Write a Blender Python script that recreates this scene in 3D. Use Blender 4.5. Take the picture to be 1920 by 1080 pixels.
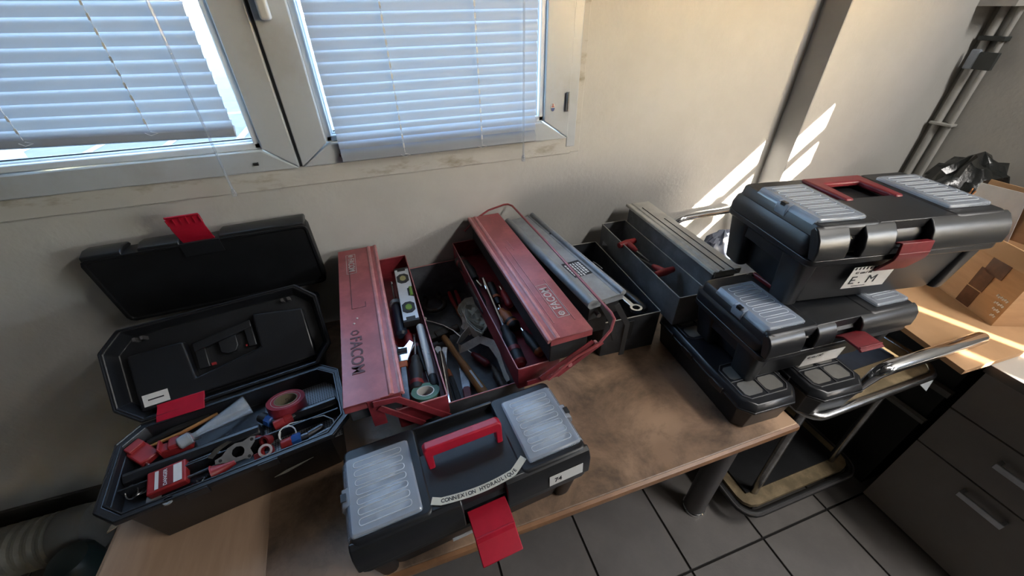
import bpy, math, random
from mathutils import Vector, Matrix
random.seed(7)
PI = math.pi
R = math.radians
scene = bpy.context.scene
C = scene.collection
for o in list(bpy.data.objects):
    bpy.data.objects.remove(o)

# ------------------------------------------------------------------ camera
cam_d = bpy.data.cameras.new('camera')
cam = bpy.data.objects.new('camera', cam_d)
C.objects.link(cam)
cam_d.sensor_width = 36.0
cam_d.lens = 13.734
cam_d.clip_start = 0.02
cam_d.clip_end = 500
yaw, pitch, roll = 0.312945, 0.629230, 0.016910
fw = Vector((math.sin(yaw) * math.cos(pitch), math.cos(yaw) * math.cos(pitch), -math.sin(pitch)))
rt = Vector((math.cos(yaw), -math.sin(yaw), 0))
dn = fw.cross(rt)
r2 = rt * math.cos(roll) + dn * math.sin(roll)
d2 = dn * math.cos(roll) - rt * math.sin(roll)
cam.matrix_world = Matrix(((r2.x, -d2.x, -fw.x, 0), (r2.y, -d2.y, -fw.y, 0), (r2.z, -d2.z, -fw.z, 1.53), (0, 0, 0, 1)))
scene.camera = cam

# ------------------------------------------------------------------ sky, sun, exposure
world = bpy.data.worlds.new('world')
scene.world = world
world.use_nodes = True
wn = world.node_tree
bg = wn.nodes['Background']
sky = wn.nodes.new('ShaderNodeTexSky')
sky.sky_type = 'NISHITA'
sky.sun_disc = False
sky.sun_elevation = R(17)
sky.sun_rotation = R(160)
sky.altitude = 50
wn.links.new(sky.outputs[0], bg.inputs[0])
bg.inputs[1].default_value = 3.2

SAZ, SEL = R(20), R(17)
sun_dir = Vector((-math.sin(SAZ) * math.cos(SEL), math.cos(SAZ) * math.cos(SEL), -math.sin(SEL)))
sd = bpy.data.lights.new('sun', 'SUN')
sd.energy = 30.0
sd.color = (1.0, 0.89, 0.74)
sd.angle = R(0.35)
sun = bpy.data.objects.new('sun', sd)
C.objects.link(sun)
sun.rotation_euler = sun_dir.to_track_quat('-Z', 'Y').to_euler()
sun.location = (4, -6, 4)

vs = scene.view_settings
vs.view_transform = 'Standard'
vs.look = 'None'
vs.gamma = 1.0
vs.use_curve_mapping = False
vs.exposure = 0.66

# ------------------------------------------------------------------ materials
M = {}
def mat(name, col, rough=0.5, metal=0.0, var=0.0, vscale=8.0, col2=None, bump=0.0, bscale=60.0, spec=0.5, trans=0.0, emit=None, stretch=None, coat=0.0, lo=0.42, hi=0.62):
    m = bpy.data.materials.new(name)
    m.use_nodes = True
    nt = m.node_tree
    p = nt.nodes['Principled BSDF']
    p.inputs['Base Color'].default_value = (*col, 1)
    p.inputs['Roughness'].default_value = rough
    p.inputs['Metallic'].default_value = metal
    p.inputs['Specular IOR Level'].default_value = spec
    p.inputs['Coat Weight'].default_value = coat
    if trans:
        p.inputs['Transmission Weight'].default_value = trans
    if emit:
        p.inputs['Emission Color'].default_value = (*emit[:3], 1)
        p.inputs['Emission Strength'].default_value = emit[3]
    tc = None
    if col2 or var or bump:
        tc = nt.nodes.new('ShaderNodeTexCoord')
        src = tc.outputs['Object']
        if stretch:
            mp = nt.nodes.new('ShaderNodeMapping')
            mp.inputs['Scale'].default_value = stretch
            nt.links.new(src, mp.inputs[0])
            src = mp.outputs[0]
    if col2 or var:
        nz = nt.nodes.new('ShaderNodeTexNoise')
        nz.inputs['Scale'].default_value = vscale
        nz.inputs['Detail'].default_value = 6
        nz.inputs['Roughness'].default_value = 0.65
        nt.links.new(src, nz.inputs['Vector'])
        rp = nt.nodes.new('ShaderNodeValToRGB')
        rp.color_ramp.elements[0].position = lo
        rp.color_ramp.elements[1].position = hi
        c2 = col2 if col2 else tuple(c * (1 - var) for c in col)
        rp.color_ramp.elements[0].color = (*c2, 1)
        rp.color_ramp.elements[1].color = (*col, 1)
        nt.links.new(nz.outputs['Fac'], rp.inputs[0])
        nt.links.new(rp.outputs[0], p.inputs['Base Color'])
    if bump:
        n2 = nt.nodes.new('ShaderNodeTexNoise')
        n2.inputs['Scale'].default_value = bscale
        n2.inputs['Detail'].default_value = 4
        nt.links.new(src, n2.inputs['Vector'])
        bp = nt.nodes.new('ShaderNodeBump')
        bp.inputs['Strength'].default_value = bump
        bp.inputs['Distance'].default_value = 0.004
        nt.links.new(n2.outputs['Fac'], bp.inputs['Height'])
        nt.links.new(bp.outputs[0], p.inputs['Normal'])
    M[name] = m
    return m

mat('wall', (0.58, 0.572, 0.545), 0.75, col2=(0.54, 0.532, 0.505), vscale=3, bump=0.25, bscale=70)
mat('wall_grey', (0.47, 0.46, 0.42), 0.8, col2=(0.43, 0.42, 0.39), vscale=3, bump=0.25, bscale=70)
mat('plaster_stain', (0.56, 0.55, 0.52), 0.8, col2=(0.33, 0.29, 0.22), vscale=12, bump=0.4, bscale=60, stretch=(0.5, 1, 1.4), lo=0.30, hi=0.45)
mat('chase_shade', (0.36, 0.365, 0.375), 0.6, var=0.08, vscale=4)  # darker grey: shade of the column's left face put into the colour
mat('wall_dark', (0.10, 0.105, 0.11), 0.8, var=0.1, bump=0.1)
mat('ceiling', (0.5, 0.495, 0.48), 0.9, bump=0.1)
mat('tile', (0.175, 0.162, 0.152), 0.40, var=0.18, vscale=5, bump=0.05, bscale=120)
mat('grout', (0.015, 0.013, 0.012), 0.9, var=0.3)
mat('plinth_tile', (0.11, 0.102, 0.09), 0.5, var=0.2, vscale=6)
mat('pvc', (0.50, 0.54, 0.585), 0.32, col2=(0.44, 0.465, 0.49), vscale=6, lo=0.3, hi=0.5)
mat('rib_pale', (0.52, 0.56, 0.61), 0.3, var=0.1)
mat('pvc_bead', (0.64, 0.67, 0.70), 0.28, var=0.05)
mat('seal', (0.05, 0.055, 0.065), 0.6, var=0.2)
mat('steel', (0.55, 0.56, 0.58), 0.28, 1.0, var=0.25, vscale=30)
mat('steel_dark', (0.22, 0.22, 0.23), 0.42, 1.0, var=0.4, vscale=25)
mat('chrome', (0.78, 0.79, 0.82), 0.10, 1.0, var=0.06, vscale=10)
mat('chrome_dull', (0.50, 0.50, 0.50), 0.25, 1.0, var=0.3, vscale=20)
mat('alu', (0.62, 0.64, 0.68), 0.38, 1.0, var=0.15, vscale=20)
mat('level_alu', (0.66, 0.69, 0.73), 0.35, 0.4, var=0.1, vscale=20)
mat('iron_rust', (0.09, 0.085, 0.08), 0.55, 0.7, col2=(0.05, 0.035, 0.028), vscale=40)
mat('black_plastic', (0.013, 0.0145, 0.018), 0.38, var=0.25, vscale=10, bump=0.06, bscale=400, spec=0.6)
mat('black_smooth', (0.013, 0.0145, 0.018), 0.32, var=0.2, vscale=10, bump=0.03, bscale=300, spec=0.7)
mat('black_matte', (0.010, 0.011, 0.013), 0.5, var=0.3, vscale=14, spec=0.35)
mat('rubber', (0.016, 0.016, 0.017), 0.55, var=0.3, vscale=30)
mat('navy_rubber', (0.018, 0.028, 0.05), 0.38, var=0.3, vscale=30)
mat('red_plastic', (0.48, 0.012, 0.035), 0.36, var=0.15, vscale=20)
mat('red_worn_plastic', (0.24, 0.02, 0.028), 0.42, col2=(0.17, 0.014, 0.02), vscale=16)
mat('red_paint', (0.40, 0.085, 0.09), 0.36, col2=(0.29, 0.055, 0.06), vscale=16, bump=0.05, bscale=200, spec=0.8)
mat('red_inner', (0.30, 0.036, 0.048), 0.40, col2=(0.17, 0.02, 0.027), vscale=14)
mat('red_highlight', (0.55, 0.20, 0.205), 0.36, var=0.25, vscale=30, spec=0.8)  # pale highlight and sheen along the red edges, put into the colour
mat('red_item', (0.38, 0.03, 0.033), 0.42, var=0.25, vscale=25)
mat('red_rubber', (0.22, 0.018, 0.022), 0.5, var=0.3, vscale=25)
mat('orange_rubber', (0.42, 0.10, 0.02), 0.5, var=0.3, vscale=25)
mat('grey_paint', (0.19, 0.195, 0.205), 0.42, col2=(0.13, 0.134, 0.14), vscale=14, bump=0.04, bscale=200)
mat('grey_warm_lit', (0.58, 0.56, 0.50), 0.42, col2=(0.44, 0.425, 0.38), vscale=12)  # warm light on the right-hand lid is put into this paler grey
mat('blue_grey_lid', (0.30, 0.32, 0.34), 0.34, col2=(0.21, 0.225, 0.24), vscale=10, spec=0.8)
mat('tray_dark', (0.055, 0.06, 0.07), 0.5, col2=(0.028, 0.03, 0.034), vscale=12)
mat('tray_blue', (0.13, 0.14, 0.16), 0.45, col2=(0.07, 0.075, 0.085), vscale=12)
mat('soot', (0.022, 0.023, 0.025), 0.6, var=0.4, vscale=18)
mat('blue_plastic', (0.03, 0.12, 0.42), 0.4, var=0.2)
mat('pale_vinyl', (0.62, 0.62, 0.60), 0.5, var=0.1)
mat('paper', (0.70, 0.69, 0.66), 0.7, var=0.08, vscale=20)
mat('paper_tape', (0.62, 0.60, 0.50), 0.6, var=0.1, vscale=20)
mat('ink', (0.02, 0.02, 0.025), 0.7, var=0.1)
mat('ink_white', (0.72, 0.72, 0.72), 0.6, var=0.1)
mat('logo_pale', (0.58, 0.50, 0.48), 0.5, var=0.2, vscale=40)
mat('logo_dark', (0.10, 0.028, 0.03), 0.5, var=0.2)
mat('wood_handle', (0.55, 0.27, 0.10), 0.36, col2=(0.40, 0.18, 0.065), vscale=9, stretch=(1.5, 12, 12))
mat('white_flecked', (0.72, 0.74, 0.72), 0.5, col2=(0.12, 0.12, 0.12), vscale=55, lo=0.30, hi=0.36)
mat('green_vial', (0.16, 0.30, 0.06), 0.15, var=0.1)
mat('yellow_vial', (0.32, 0.30, 0.14), 0.2, var=0.1)
mat('green_tape', (0.09, 0.21, 0.155), 0.4, var=0.2)
mat('webbing', (0.78, 0.76, 0.68), 0.8, var=0.15, vscale=60, bump=0.3, bscale=300)
mat('red_tape', (0.30, 0.03, 0.045), 0.32, var=0.12)
mat('card_core', (0.24, 0.20, 0.13), 0.8, var=0.2)
mat('cardboard', (0.50, 0.30, 0.155), 0.75, col2=(0.44, 0.26, 0.13), vscale=5, stretch=(1, 1, 8))
mat('cardboard_edge', (0.33, 0.17, 0.085), 0.8, var=0.3, vscale=50)
mat('parcel_tape', (0.125, 0.055, 0.028), 0.25, var=0.25, vscale=30)
mat('bag_black', (0.012, 0.014, 0.014), 0.2, var=0.2, bump=0.6, bscale=30)
mat('copper', (0.60, 0.30, 0.14), 0.3, 1.0, var=0.2)
mat('film_blue', (0.22, 0.26, 0.36), 0.25, var=0.3, vscale=8, bump=0.5, bscale=20)
mat('cabinet_board', (0.32, 0.285, 0.262), 0.4, var=0.12, vscale=4)
mat('cabinet_side', (0.016, 0.017, 0.015), 0.6, var=0.2)
mat('worktop', (0.52, 0.49, 0.44), 0.45, var=0.08, vscale=4)
mat('worktop_edge', (0.12, 0.12, 0.125), 0.5, var=0.1)
mat('panel_grey', (0.18, 0.175, 0.16), 0.6, var=0.2)
mat('leg_grey', (0.085, 0.08, 0.082), 0.45, var=0.15, vscale=10)
mat('tan_board', (0.30, 0.225, 0.13), 0.55, col2=(0.16, 0.12, 0.065), vscale=12)
mat('pipe_paint', (0.50, 0.49, 0.46), 0.5, var=0.15, vscale=12)
mat('junction_dark', (0.05, 0.056, 0.054), 0.5, var=0.2)
mat('hose_grey', (0.27, 0.265, 0.235), 0.6, var=0.2, vscale=15)
mat('collar_grey', (0.25, 0.245, 0.235), 0.5, var=0.1)
mat('teal_dark', (0.012, 0.03, 0.034), 0.4, var=0.2)
mat('label_grey', (0.30, 0.31, 0.32), 0.5, var=0.2)
mat('wire_white', (0.8, 0.82, 0.82), 0.4, var=0.05)
mat('asphalt', (0.05, 0.051, 0.053), 0.9, col2=(0.037, 0.038, 0.040), vscale=3, bump=0.3, bscale=20)
mat('road_line', (0.17, 0.17, 0.17), 0.8, var=0.1)
mat('facade', (0.5, 0.47, 0.42), 0.9, var=0.1)
mat('far_hedge', (0.10, 0.11, 0.05), 0.9, var=0.5, vscale=2)
mat('sticker_red', (0.55, 0.05, 0.05), 0.4, var=0.1)
mat('sticker_blue', (0.08, 0.12, 0.3), 0.4, var=0.1)

def wood_top():
    m = mat('table_top', (0.36, 0.255, 0.175), 0.42)
    nt = m.node_tree; p = nt.nodes['Principled BSDF']
    tc = nt.nodes.new('ShaderNodeTexCoord')
    n1 = nt.nodes.new('ShaderNodeTexNoise'); n1.inputs['Scale'].default_value = 5; n1.inputs['Detail'].default_value = 9; n1.inputs['Roughness'].default_value = 0.7; n1.inputs['Distortion'].default_value = 0.3
    n2 = nt.nodes.new('ShaderNodeTexNoise'); n2.inputs['Scale'].default_value = 2.2; n2.inputs['Detail'].default_value = 4
    r1 = nt.nodes.new('ShaderNodeValToRGB'); e = r1.color_ramp.elements
    e[0].position = 0.36; e[0].color = (0.20, 0.14, 0.10, 1); e[1].position = 0.56; e[1].color = (0.56, 0.375, 0.25, 1)
    r2_ = nt.nodes.new('ShaderNodeValToRGB'); e = r2_.color_ramp.elements
    e[0].position = 0.38; e[0].color = (0.55, 0.52, 0.5, 1); e[1].position = 0.6; e[1].color = (1.1, 1.08, 1.05, 1)
    mx = nt.nodes.new('ShaderNodeMix'); mx.data_type = 'RGBA'; mx.blend_type = 'MULTIPLY'; mx.inputs[0].default_value = 1
    nt.links.new(tc.outputs['Object'], n1.inputs['Vector']); nt.links.new(tc.outputs['Object'], n2.inputs['Vector'])
    nt.links.new(n1.outputs['Fac'], r1.inputs[0]); nt.links.new(n2.outputs['Fac'], r2_.inputs[0])
    nt.links.new(r1.outputs[0], mx.inputs[6]); nt.links.new(r2_.outputs[0], mx.inputs[7])
    nt.links.new(mx.outputs[2], p.inputs['Base Color'])
wood_top()
mat('board_clean', (0.50, 0.335, 0.225), 0.5, col2=(0.45, 0.30, 0.20), vscale=6, stretch=(8, 1, 1))
mat('edge_band', (0.30, 0.145, 0.065), 0.4, var=0.2, vscale=20)

def glassy(name, tint, alpha_t, rough=0.05, diff=(0.6, 0.66, 0.72)):
    # thin clear sheet: see-through part, milky part, gloss
    m = bpy.data.materials.new(name); m.use_nodes = True
    nt = m.node_tree
    for n in list(nt.nodes):
        if n.type != 'OUTPUT_MATERIAL': nt.nodes.remove(n)
    out = [n for n in nt.nodes if n.type == 'OUTPUT_MATERIAL'][0]
    tr = nt.nodes.new('ShaderNodeBsdfTransparent'); tr.inputs[0].default_value = (*tint, 1)
    df = nt.nodes.new('ShaderNodeBsdfPrincipled'); df.inputs['Base Color'].default_value = (*diff, 1); df.inputs['Roughness'].default_value = rough
    gl = nt.nodes.new('ShaderNodeBsdfGlossy'); gl.inputs['Roughness'].default_value = rough
    lw = nt.nodes.new('ShaderNodeLayerWeight'); pw = nt.nodes.new('ShaderNodeMath'); pw.operation = 'POWER'; pw.inputs[1].default_value = 5
    nt.links.new(lw.outputs['Facing'], pw.inputs[0])
    fr = nt.nodes.new('ShaderNodeMath'); fr.operation = 'MULTIPLY_ADD'; fr.inputs[1].default_value = 0.7; fr.inputs[2].default_value = 0.04
    nt.links.new(pw.outputs[0], fr.inputs[0])
    m1 = nt.nodes.new('ShaderNodeMixShader'); m1.inputs[0].default_value = alpha_t
    nt.links.new(tr.outputs[0], m1.inputs[1]); nt.links.new(df.outputs[0], m1.inputs[2])
    m2 = nt.nodes.new('ShaderNodeMixShader')
    nt.links.new(fr.outputs[0], m2.inputs[0]); nt.links.new(m1.outputs[0], m2.inputs[1]); nt.links.new(gl.outputs[0], m2.inputs[2])
    nt.links.new(m2.outputs[0], out.inputs[0])
    M[name] = m
glassy('window_glass', (0.97, 0.99, 0.99), 0.0, 0.02)
glassy('clear_plastic', (0.85, 0.88, 0.92), 0.36, 0.2, (0.60, 0.66, 0.75))
glassy('grey_window', (0.6, 0.6, 0.6), 0.6, 0.3, (0.16, 0.155, 0.15))
glassy('clear_rod', (0.97, 0.98, 1.0), 0.25, 0.08, (0.6, 0.68, 0.76))
glassy('bag_film', (0.8, 0.84, 0.86), 0.85, 0.25, (0.80, 0.86, 0.90))

def slat_mat():
    m = bpy.data.materials.new('slat'); m.use_nodes = True
    nt = m.node_tree; p = nt.nodes['Principled BSDF']
    p.inputs['Base Color'].default_value = (0.36, 0.39, 0.44, 1); p.inputs['Roughness'].default_value = 0.4
    out = [n for n in nt.nodes if n.type == 'OUTPUT_MATERIAL'][0]
    t = nt.nodes.new('ShaderNodeBsdfTranslucent'); t.inputs[0].default_value = (0.40, 0.45, 0.54, 1)
    mx = nt.nodes.new('ShaderNodeMixShader'); mx.inputs[0].default_value = 0.10
    nt.links.new(p.outputs[0], mx.inputs[1]); nt.links.new(t.outputs[0], mx.inputs[2]); nt.links.new(mx.outputs[0], out.inputs[0])
    M['slat'] = m
slat_mat()

def mesh_floor_mat():
    # grey perforated mat: fine dots
    m = mat('dot_mat', (0.20, 0.21, 0.23), 0.5)
    nt = m.node_tree; p = nt.nodes['Principled BSDF']
    tc = nt.nodes.new('ShaderNodeTexCoord')
    v = nt.nodes.new('ShaderNodeTexVoronoi'); v.inputs['Scale'].default_value = 190; v.inputs['Randomness'].default_value = 0.0
    rp = nt.nodes.new('ShaderNodeValToRGB'); e = rp.color_ramp.elements
    e[0].position = 0.32; e[0].color = (0.03, 0.032, 0.036, 1); e[1].position = 0.42; e[1].color = (0.28, 0.30, 0.33, 1)
    nt.links.new(tc.outputs['Object'], v.inputs['Vector']); nt.links.new(v.outputs['Distance'], rp.inputs[0]); nt.links.new(rp.outputs[0], p.inputs['Base Color'])
mesh_floor_mat()

# ------------------------------------------------------------------ mesh helpers
class MB:
    def __init__(s):
        s.v = []; s.f = []
    def add(s, vs_, fs):
        n = len(s.v); s.v += [tuple(v) for v in vs_]; s.f += [tuple(i + n for i in f) for f in fs]; return s
    def box(s, c, d, rz=0.0, rx=0.0, ry=0.0):
        m = Matrix.Rotation(rz, 3, 'Z') @ Matrix.Rotation(ry, 3, 'Y') @ Matrix.Rotation(rx, 3, 'X')
        vs_ = []
        for x in (-.5, .5):
            for y in (-.5, .5):
                for z in (-.5, .5):
                    vs_.append(m @ Vector((x * d[0], y * d[1], z * d[2])) + Vector(c))
        return s.add(vs_, [(0, 1, 3, 2), (4, 6, 7, 5), (0, 4, 5, 1), (2, 3, 7, 6), (0, 2, 6, 4), (1, 5, 7, 3)])
    def bb(s, x0, x1, y0, y1, z0, z1):
        return s.box(((x0 + x1) / 2, (y0 + y1) / 2, (z0 + z1) / 2), (x1 - x0, y1 - y0, z1 - z0))
    def cyl(s, p0, p1, r0, r1=None, n=16, cap=True):
        return s.tube([p0, p1], [r0, r0 if r1 is None else r1], n, cap)
    def tube(s, path, r, n=10, cap=True, closed=False):
        P = [Vector(p) for p in path]
        if not isinstance(r, (list, tuple)): r = [r] * len(P)
        t0 = (P[1] - P[0]).normalized()
        up = Vector((0, 0, 1)) if abs(t0.z) < .9 else Vector((1, 0, 0))
        a = t0.cross(up).normalized()
        rings = []
        L = len(P)
        for i, p in enumerate(P):
            if closed: t = P[(i + 1) % L] - P[i - 1]
            else: t = (P[min(i + 1, L - 1)] - P[max(i - 1, 0)])
            t.normalize()
            a = (a - t * a.dot(t)).normalized(); b = t.cross(a)
            rings.append([p + (a * math.cos(2 * PI * k / n) + b * math.sin(2 * PI * k / n)) * r[i] for k in range(n)])
        vs_ = [v for q in rings for v in q]; fs = []
        for i in range(L if closed else L - 1):
            j = (i + 1) % L
            for k in range(n):
                fs.append((i * n + k, i * n + (k + 1) % n, j * n + (k + 1) % n, j * n + k))
        if cap and not closed:
            fs.append(tuple(range(n))[::-1]); fs.append(tuple((L - 1) * n + k for k in range(n)))
        return s.add(vs_, fs)
    def lathe(s, prof, n=20, axis='z', c=(0, 0, 0), sx=1.0, sy=1.0, cap=True):
        # prof: list of (radius, height)
        vs_ = []; fs = []
        for r, h in prof:
            for k in range(n):
                a = 2 * PI * k / n; x, y = r * math.cos(a) * sx, r * math.sin(a) * sy
                v = (x, y, h) if axis == 'z' else ((h, x, y) if axis == 'x' else (x, h, -y))
                vs_.append(Vector(v) + Vector(c))
        for i in range(len(prof) - 1):
            for k in range(n):
                fs.append((i * n + k, i * n + (k + 1) % n, (i + 1) * n + (k + 1) % n, (i + 1) * n + k))
        if cap:
            if prof[0][0] > 1e-6: fs.append(tuple(range(n))[::-1])
            if prof[-1][0] > 1e-6: fs.append(tuple((len(prof) - 1) * n + k for k in range(n)))
        return s.add(vs_, fs)
    def ring(s, ro, ri, z0, z1, n=28, c=(0, 0, 0)):
        vs_ = []; fs = []
        for r, h in ((ro, z0), (ro, z1), (ri, z1), (ri, z0)):
            for k in range(n):
                a = 2 * PI * k / n; vs_.append((c[0] + r * math.cos(a), c[1] + r * math.sin(a), c[2] + h))
        for i in range(4):
            for k in range(n):
                fs.append((i * n + k, i * n + (k + 1) % n, ((i + 1) % 4) * n + (k + 1) % n, ((i + 1) % 4) * n + k))
        return s.add(vs_, fs)
    def prism(s, poly, a0, a1, plane='xy'):
        n = len(poly)
        def mk(p, a):
            if plane == 'xy': return (p[0], p[1], a)
            if plane == 'yz': return (a, p[0], p[1])
            return (p[0], a, p[1])
        vs_ = [mk(p, a0) for p in poly] + [mk(p, a1) for p in poly]
        fs = [tuple(range(n))[::-1], tuple(range(n, 2 * n))] + [(i, (i + 1) % n, n + (i + 1) % n, n + i) for i in range(n)]
        return s.add(vs_, fs)
    def loft(s, secs, seg=3, cap0=True, cap1=True):
        # secs: (z, w, d, r[, cx, cy]) rounded rectangles
        rings = []
        for q in secs:
            z, w, d, r = q[:4]; cx, cy = (q[4], q[5]) if len(q) > 4 else (0, 0)
            r = max(min(r, w / 2 - 1e-4, d / 2 - 1e-4), 1e-4); pts = []
            for qx, qy, a0 in ((1, 1, 0), (-1, 1, 90), (-1, -1, 180), (1, -1, 270)):
                for k in range(seg + 1):
                    a = R(a0 + 90 * k / seg)
                    pts.append((cx + qx * (w / 2 - r) + r * math.cos(a), cy + qy * (d / 2 - r) + r * math.sin(a), z))
            rings.append(pts)
        n = len(rings[0]); vs_ = [p for q in rings for p in q]; fs = []
        for i in range(len(rings) - 1):
            for k in range(n):
                fs.append((i * n + k, i * n + (k + 1) % n, (i + 1) * n + (k + 1) % n, (i + 1) * n + k))
        if cap0: fs.append(tuple(range(n))[::-1])
        if cap1: fs.append(tuple((len(rings) - 1) * n + k for k in range(n)))
        return s.add(vs_, fs)
    def strip(s, path, w, t, up=None):
        # flat ribbon following path; width vectors given by up list
        P = [Vector(p) for p in path]; L = len(P); vs_ = []
        for i, p in enumerate(P):
            tg = (P[min(i + 1, L - 1)] - P[max(i - 1, 0)]).normalized()
            u = Vector(up[i] if isinstance(up, list) else (up or (0, 0, 1))).normalized()
            nrm = tg.cross(u).normalized(); u = nrm.cross(tg).normalized()
            for a, b in ((-1, -1), (1, -1), (1, 1), (-1, 1)):
                vs_.append(p + u * (a * w / 2) + nrm * (b * t / 2))
        fs = [(0, 1, 2, 3), tuple((L - 1) * 4 + k for k in (3, 2, 1, 0))]
        for i in range(L - 1):
            for k in range(4): fs.append((i * 4 + k, i * 4 + (k + 1) % 4, (i + 1) * 4 + (k + 1) % 4, (i + 1) * 4 + k))
        return s.add(vs_, fs)
    def mesh(s, name):
        me = bpy.data.meshes.new(name); me.from_pydata(s.v, [], s.f)
        import bmesh
        b = bmesh.new(); b.from_mesh(me); bmesh.ops.recalc_face_normals(b, faces=b.faces); b.to_mesh(me); b.free()
        return me

def link(name, me, m=None, parent=None, smooth=True, bevel=0.0, bseg=2):
    o = bpy.data.objects.new(name, me); C.objects.link(o)
    if m is not None and not me.materials: me.materials.append(M[m])
    if parent: o.parent = parent
    if smooth:
        for p in me.polygons: p.use_smooth = True
        me.set_sharp_from_angle(angle=R(38))
    if bevel:
        b = o.modifiers.new('bevel', 'BEVEL'); b.width = bevel; b.segments = bseg; b.limit_method = 'ANGLE'; b.angle_limit = R(40)
    return o
def part(name, mb, m, parent=None, **k):
    return link(name, mb.mesh(name), m, parent, **k)
def thing(name, label, cat, loc=(0, 0, 0), rz=0.0, group=None):
    o = bpy.data.objects.new(name, None); C.objects.link(o); o.empty_display_size = 0.05
    o.location = loc; o.rotation_euler = (0, 0, rz); o['label'] = label; o['category'] = cat
    if group: o['group'] = group
    return o
def tag(o, label, cat, group=None):
    o['label'] = label; o['category'] = cat
    if group: o['group'] = group
    return o
def struct(name, mb=None, m=None, **k):
    if mb is None:
        o = bpy.data.objects.new(name, None); C.objects.link(o); o.empty_display_size = 0.05
    else: o = part(name, mb, m, **k)
    o['kind'] = 'structure'
    return o
def aim(o, p0, p1, spin=0.0):
    # local x runs from p0 to p1, local z stays as upright as it can
    p0, p1 = Vector(p0), Vector(p1); x = (p1 - p0).normalized()
    z = Vector((0, 0, 1)); y = z.cross(x).normalized(); z = x.cross(y)
    m = Matrix((x, y, z)).transposed().to_4x4() @ Matrix.Rotation(spin, 4, 'X')
    m.translation = p0
    o.matrix_world = m; o.location = p0
    o.rotation_euler = m.to_euler()
    return (p1 - p0).length
def text(name, s, size, m, parent, loc, rot, depth=0.0006, bold=False, sx=1.0):
    cu = bpy.data.curves.new(name, 'FONT'); cu.body = s; cu.size = size; cu.extrude = depth; cu.align_x = 'CENTER'; cu.align_y = 'CENTER'
    cu.resolution_u = 3
    if bold: cu.offset = size * 0.018
    tmp = bpy.data.objects.new('tmp', cu); C.objects.link(tmp)
    dg = bpy.context.evaluated_depsgraph_get(); dg.update()
    me = bpy.data.meshes.new_from_object(tmp.evaluated_get(dg)); bpy.data.objects.remove(tmp)
    me.name = name
    me.materials.clear(); me.materials.append(M[m])
    o = bpy.data.objects.new(name, me); C.objects.link(o); o.parent = parent; o.location = loc; o.rotation_euler = rot; o.scale = (sx, 1, 1)
    return o

# ------------------------------------------------------------------ the room
WY = 1.20          # face of the window wall
RX = 2.24          # face of the right wall
TILE = 0.3007
fl = struct('floor', MB().bb(-3.2, 2.5, -4.2, 1.4, -0.10, -0.006), 'grout', smooth=False)
tm = MB().box((0, 0, -0.004), (TILE - 0.007, TILE - 0.007, 0.008)).mesh('tile'); tm.materials.append(M['tile'])
gx0, gy0 = 0.7034, 0.2885        # one joint crossing
for i in range(-9, 6):
    for j in range(-7, 4):
        x0 = gx0 + i * TILE; y0 = gy0 + j * TILE
        if x0 < -1.9 or x0 + TILE > RX + .05 or y0 < -1.6 or y0 > WY: continue
        if y0 + TILE > WY: continue
        o = link('tile', tm, None, fl, smooth=False, bevel=0.0012, bseg=1); o.location = (x0 + TILE / 2, y0 + TILE / 2, 0)

WX0, WX1, WZ0, WZ1 = -0.945, 0.612, 1.137, 2.25
b = MB()
b.bb(-3.2, WX0, WY, WY + .28, 0, 2.7).bb(WX1, RX + .2, WY, WY + .28, 0, 2.7).bb(WX0, WX1, WY, WY + .28, 0, WZ0).bb(WX0, WX1, WY, WY + .28, WZ1, 2.7)
struct('wall_back', b, 'wall', smooth=False)
struct('wall_chase', MB().bb(1.499, RX - .001, 1.105, WY - .0005, 0, 2.7), 'wall', smooth=False, bevel=.004)
struct('chase_shade_strip', MB().bb(1.4955, 1.4988, 1.1045, WY - .001, 0, 2.7), 'chase_shade', smooth=False)  # added thin strip that paints the shade on the column's left face
# right wall with the second window's opening
VY0, VY1, VZ0, VZ1 = -2.55, -0.47, 0.90, 2.05
b = MB()
b.bb(RX, RX + .12, VY1, WY, 0, 2.7).bb(RX, RX + .12, -4.2, VY0, 0, 2.7).bb(RX, RX + .12, VY0, VY1, 0, VZ0).bb(RX, RX + .12, VY0, VY1, VZ1, 2.7)
struct('wall_right', b, 'wall_grey', smooth=False)
struct('wall_left', MB().bb(-3.2, -3.0, -4.2, WY, 0, 2.7), 'wall_dark', smooth=False)
struct('wall_front', MB().bb(-3.2, RX + .2, -4.4, -4.2, 0, 2.7), 'wall_dark', smooth=False)
struct('ceiling', MB().bb(-3.2, RX + .2, -4.4, WY + .28, 2.7, 2.85), 'ceiling', smooth=False)
struct('wall_upper_storeys', MB().bb(-12, RX + .18, -4.3, WY + .25, 2.86, 9.4), 'facade', smooth=False)
struct('baseboard_back', MB().bb(-3.0, 1.499, WY - .012, WY - .0003, 0.0, 0.105), 'plinth_tile', smooth=False, bevel=.002)
# stained filler strips round the window frame
b = MB().bb(WX0 - .02, 0.60, WY - .006, WY + .02, 1.122, 1.176)
struct('trim_1', b, 'plaster_stain', smooth=False, bevel=.003)
b = MB().bb(0.592, 0.632, WY - .005, WY + .02, 1.125, 2.25)
struct('trim_2', b, 'plaster_stain', smooth=False, bevel=.003)

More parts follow.
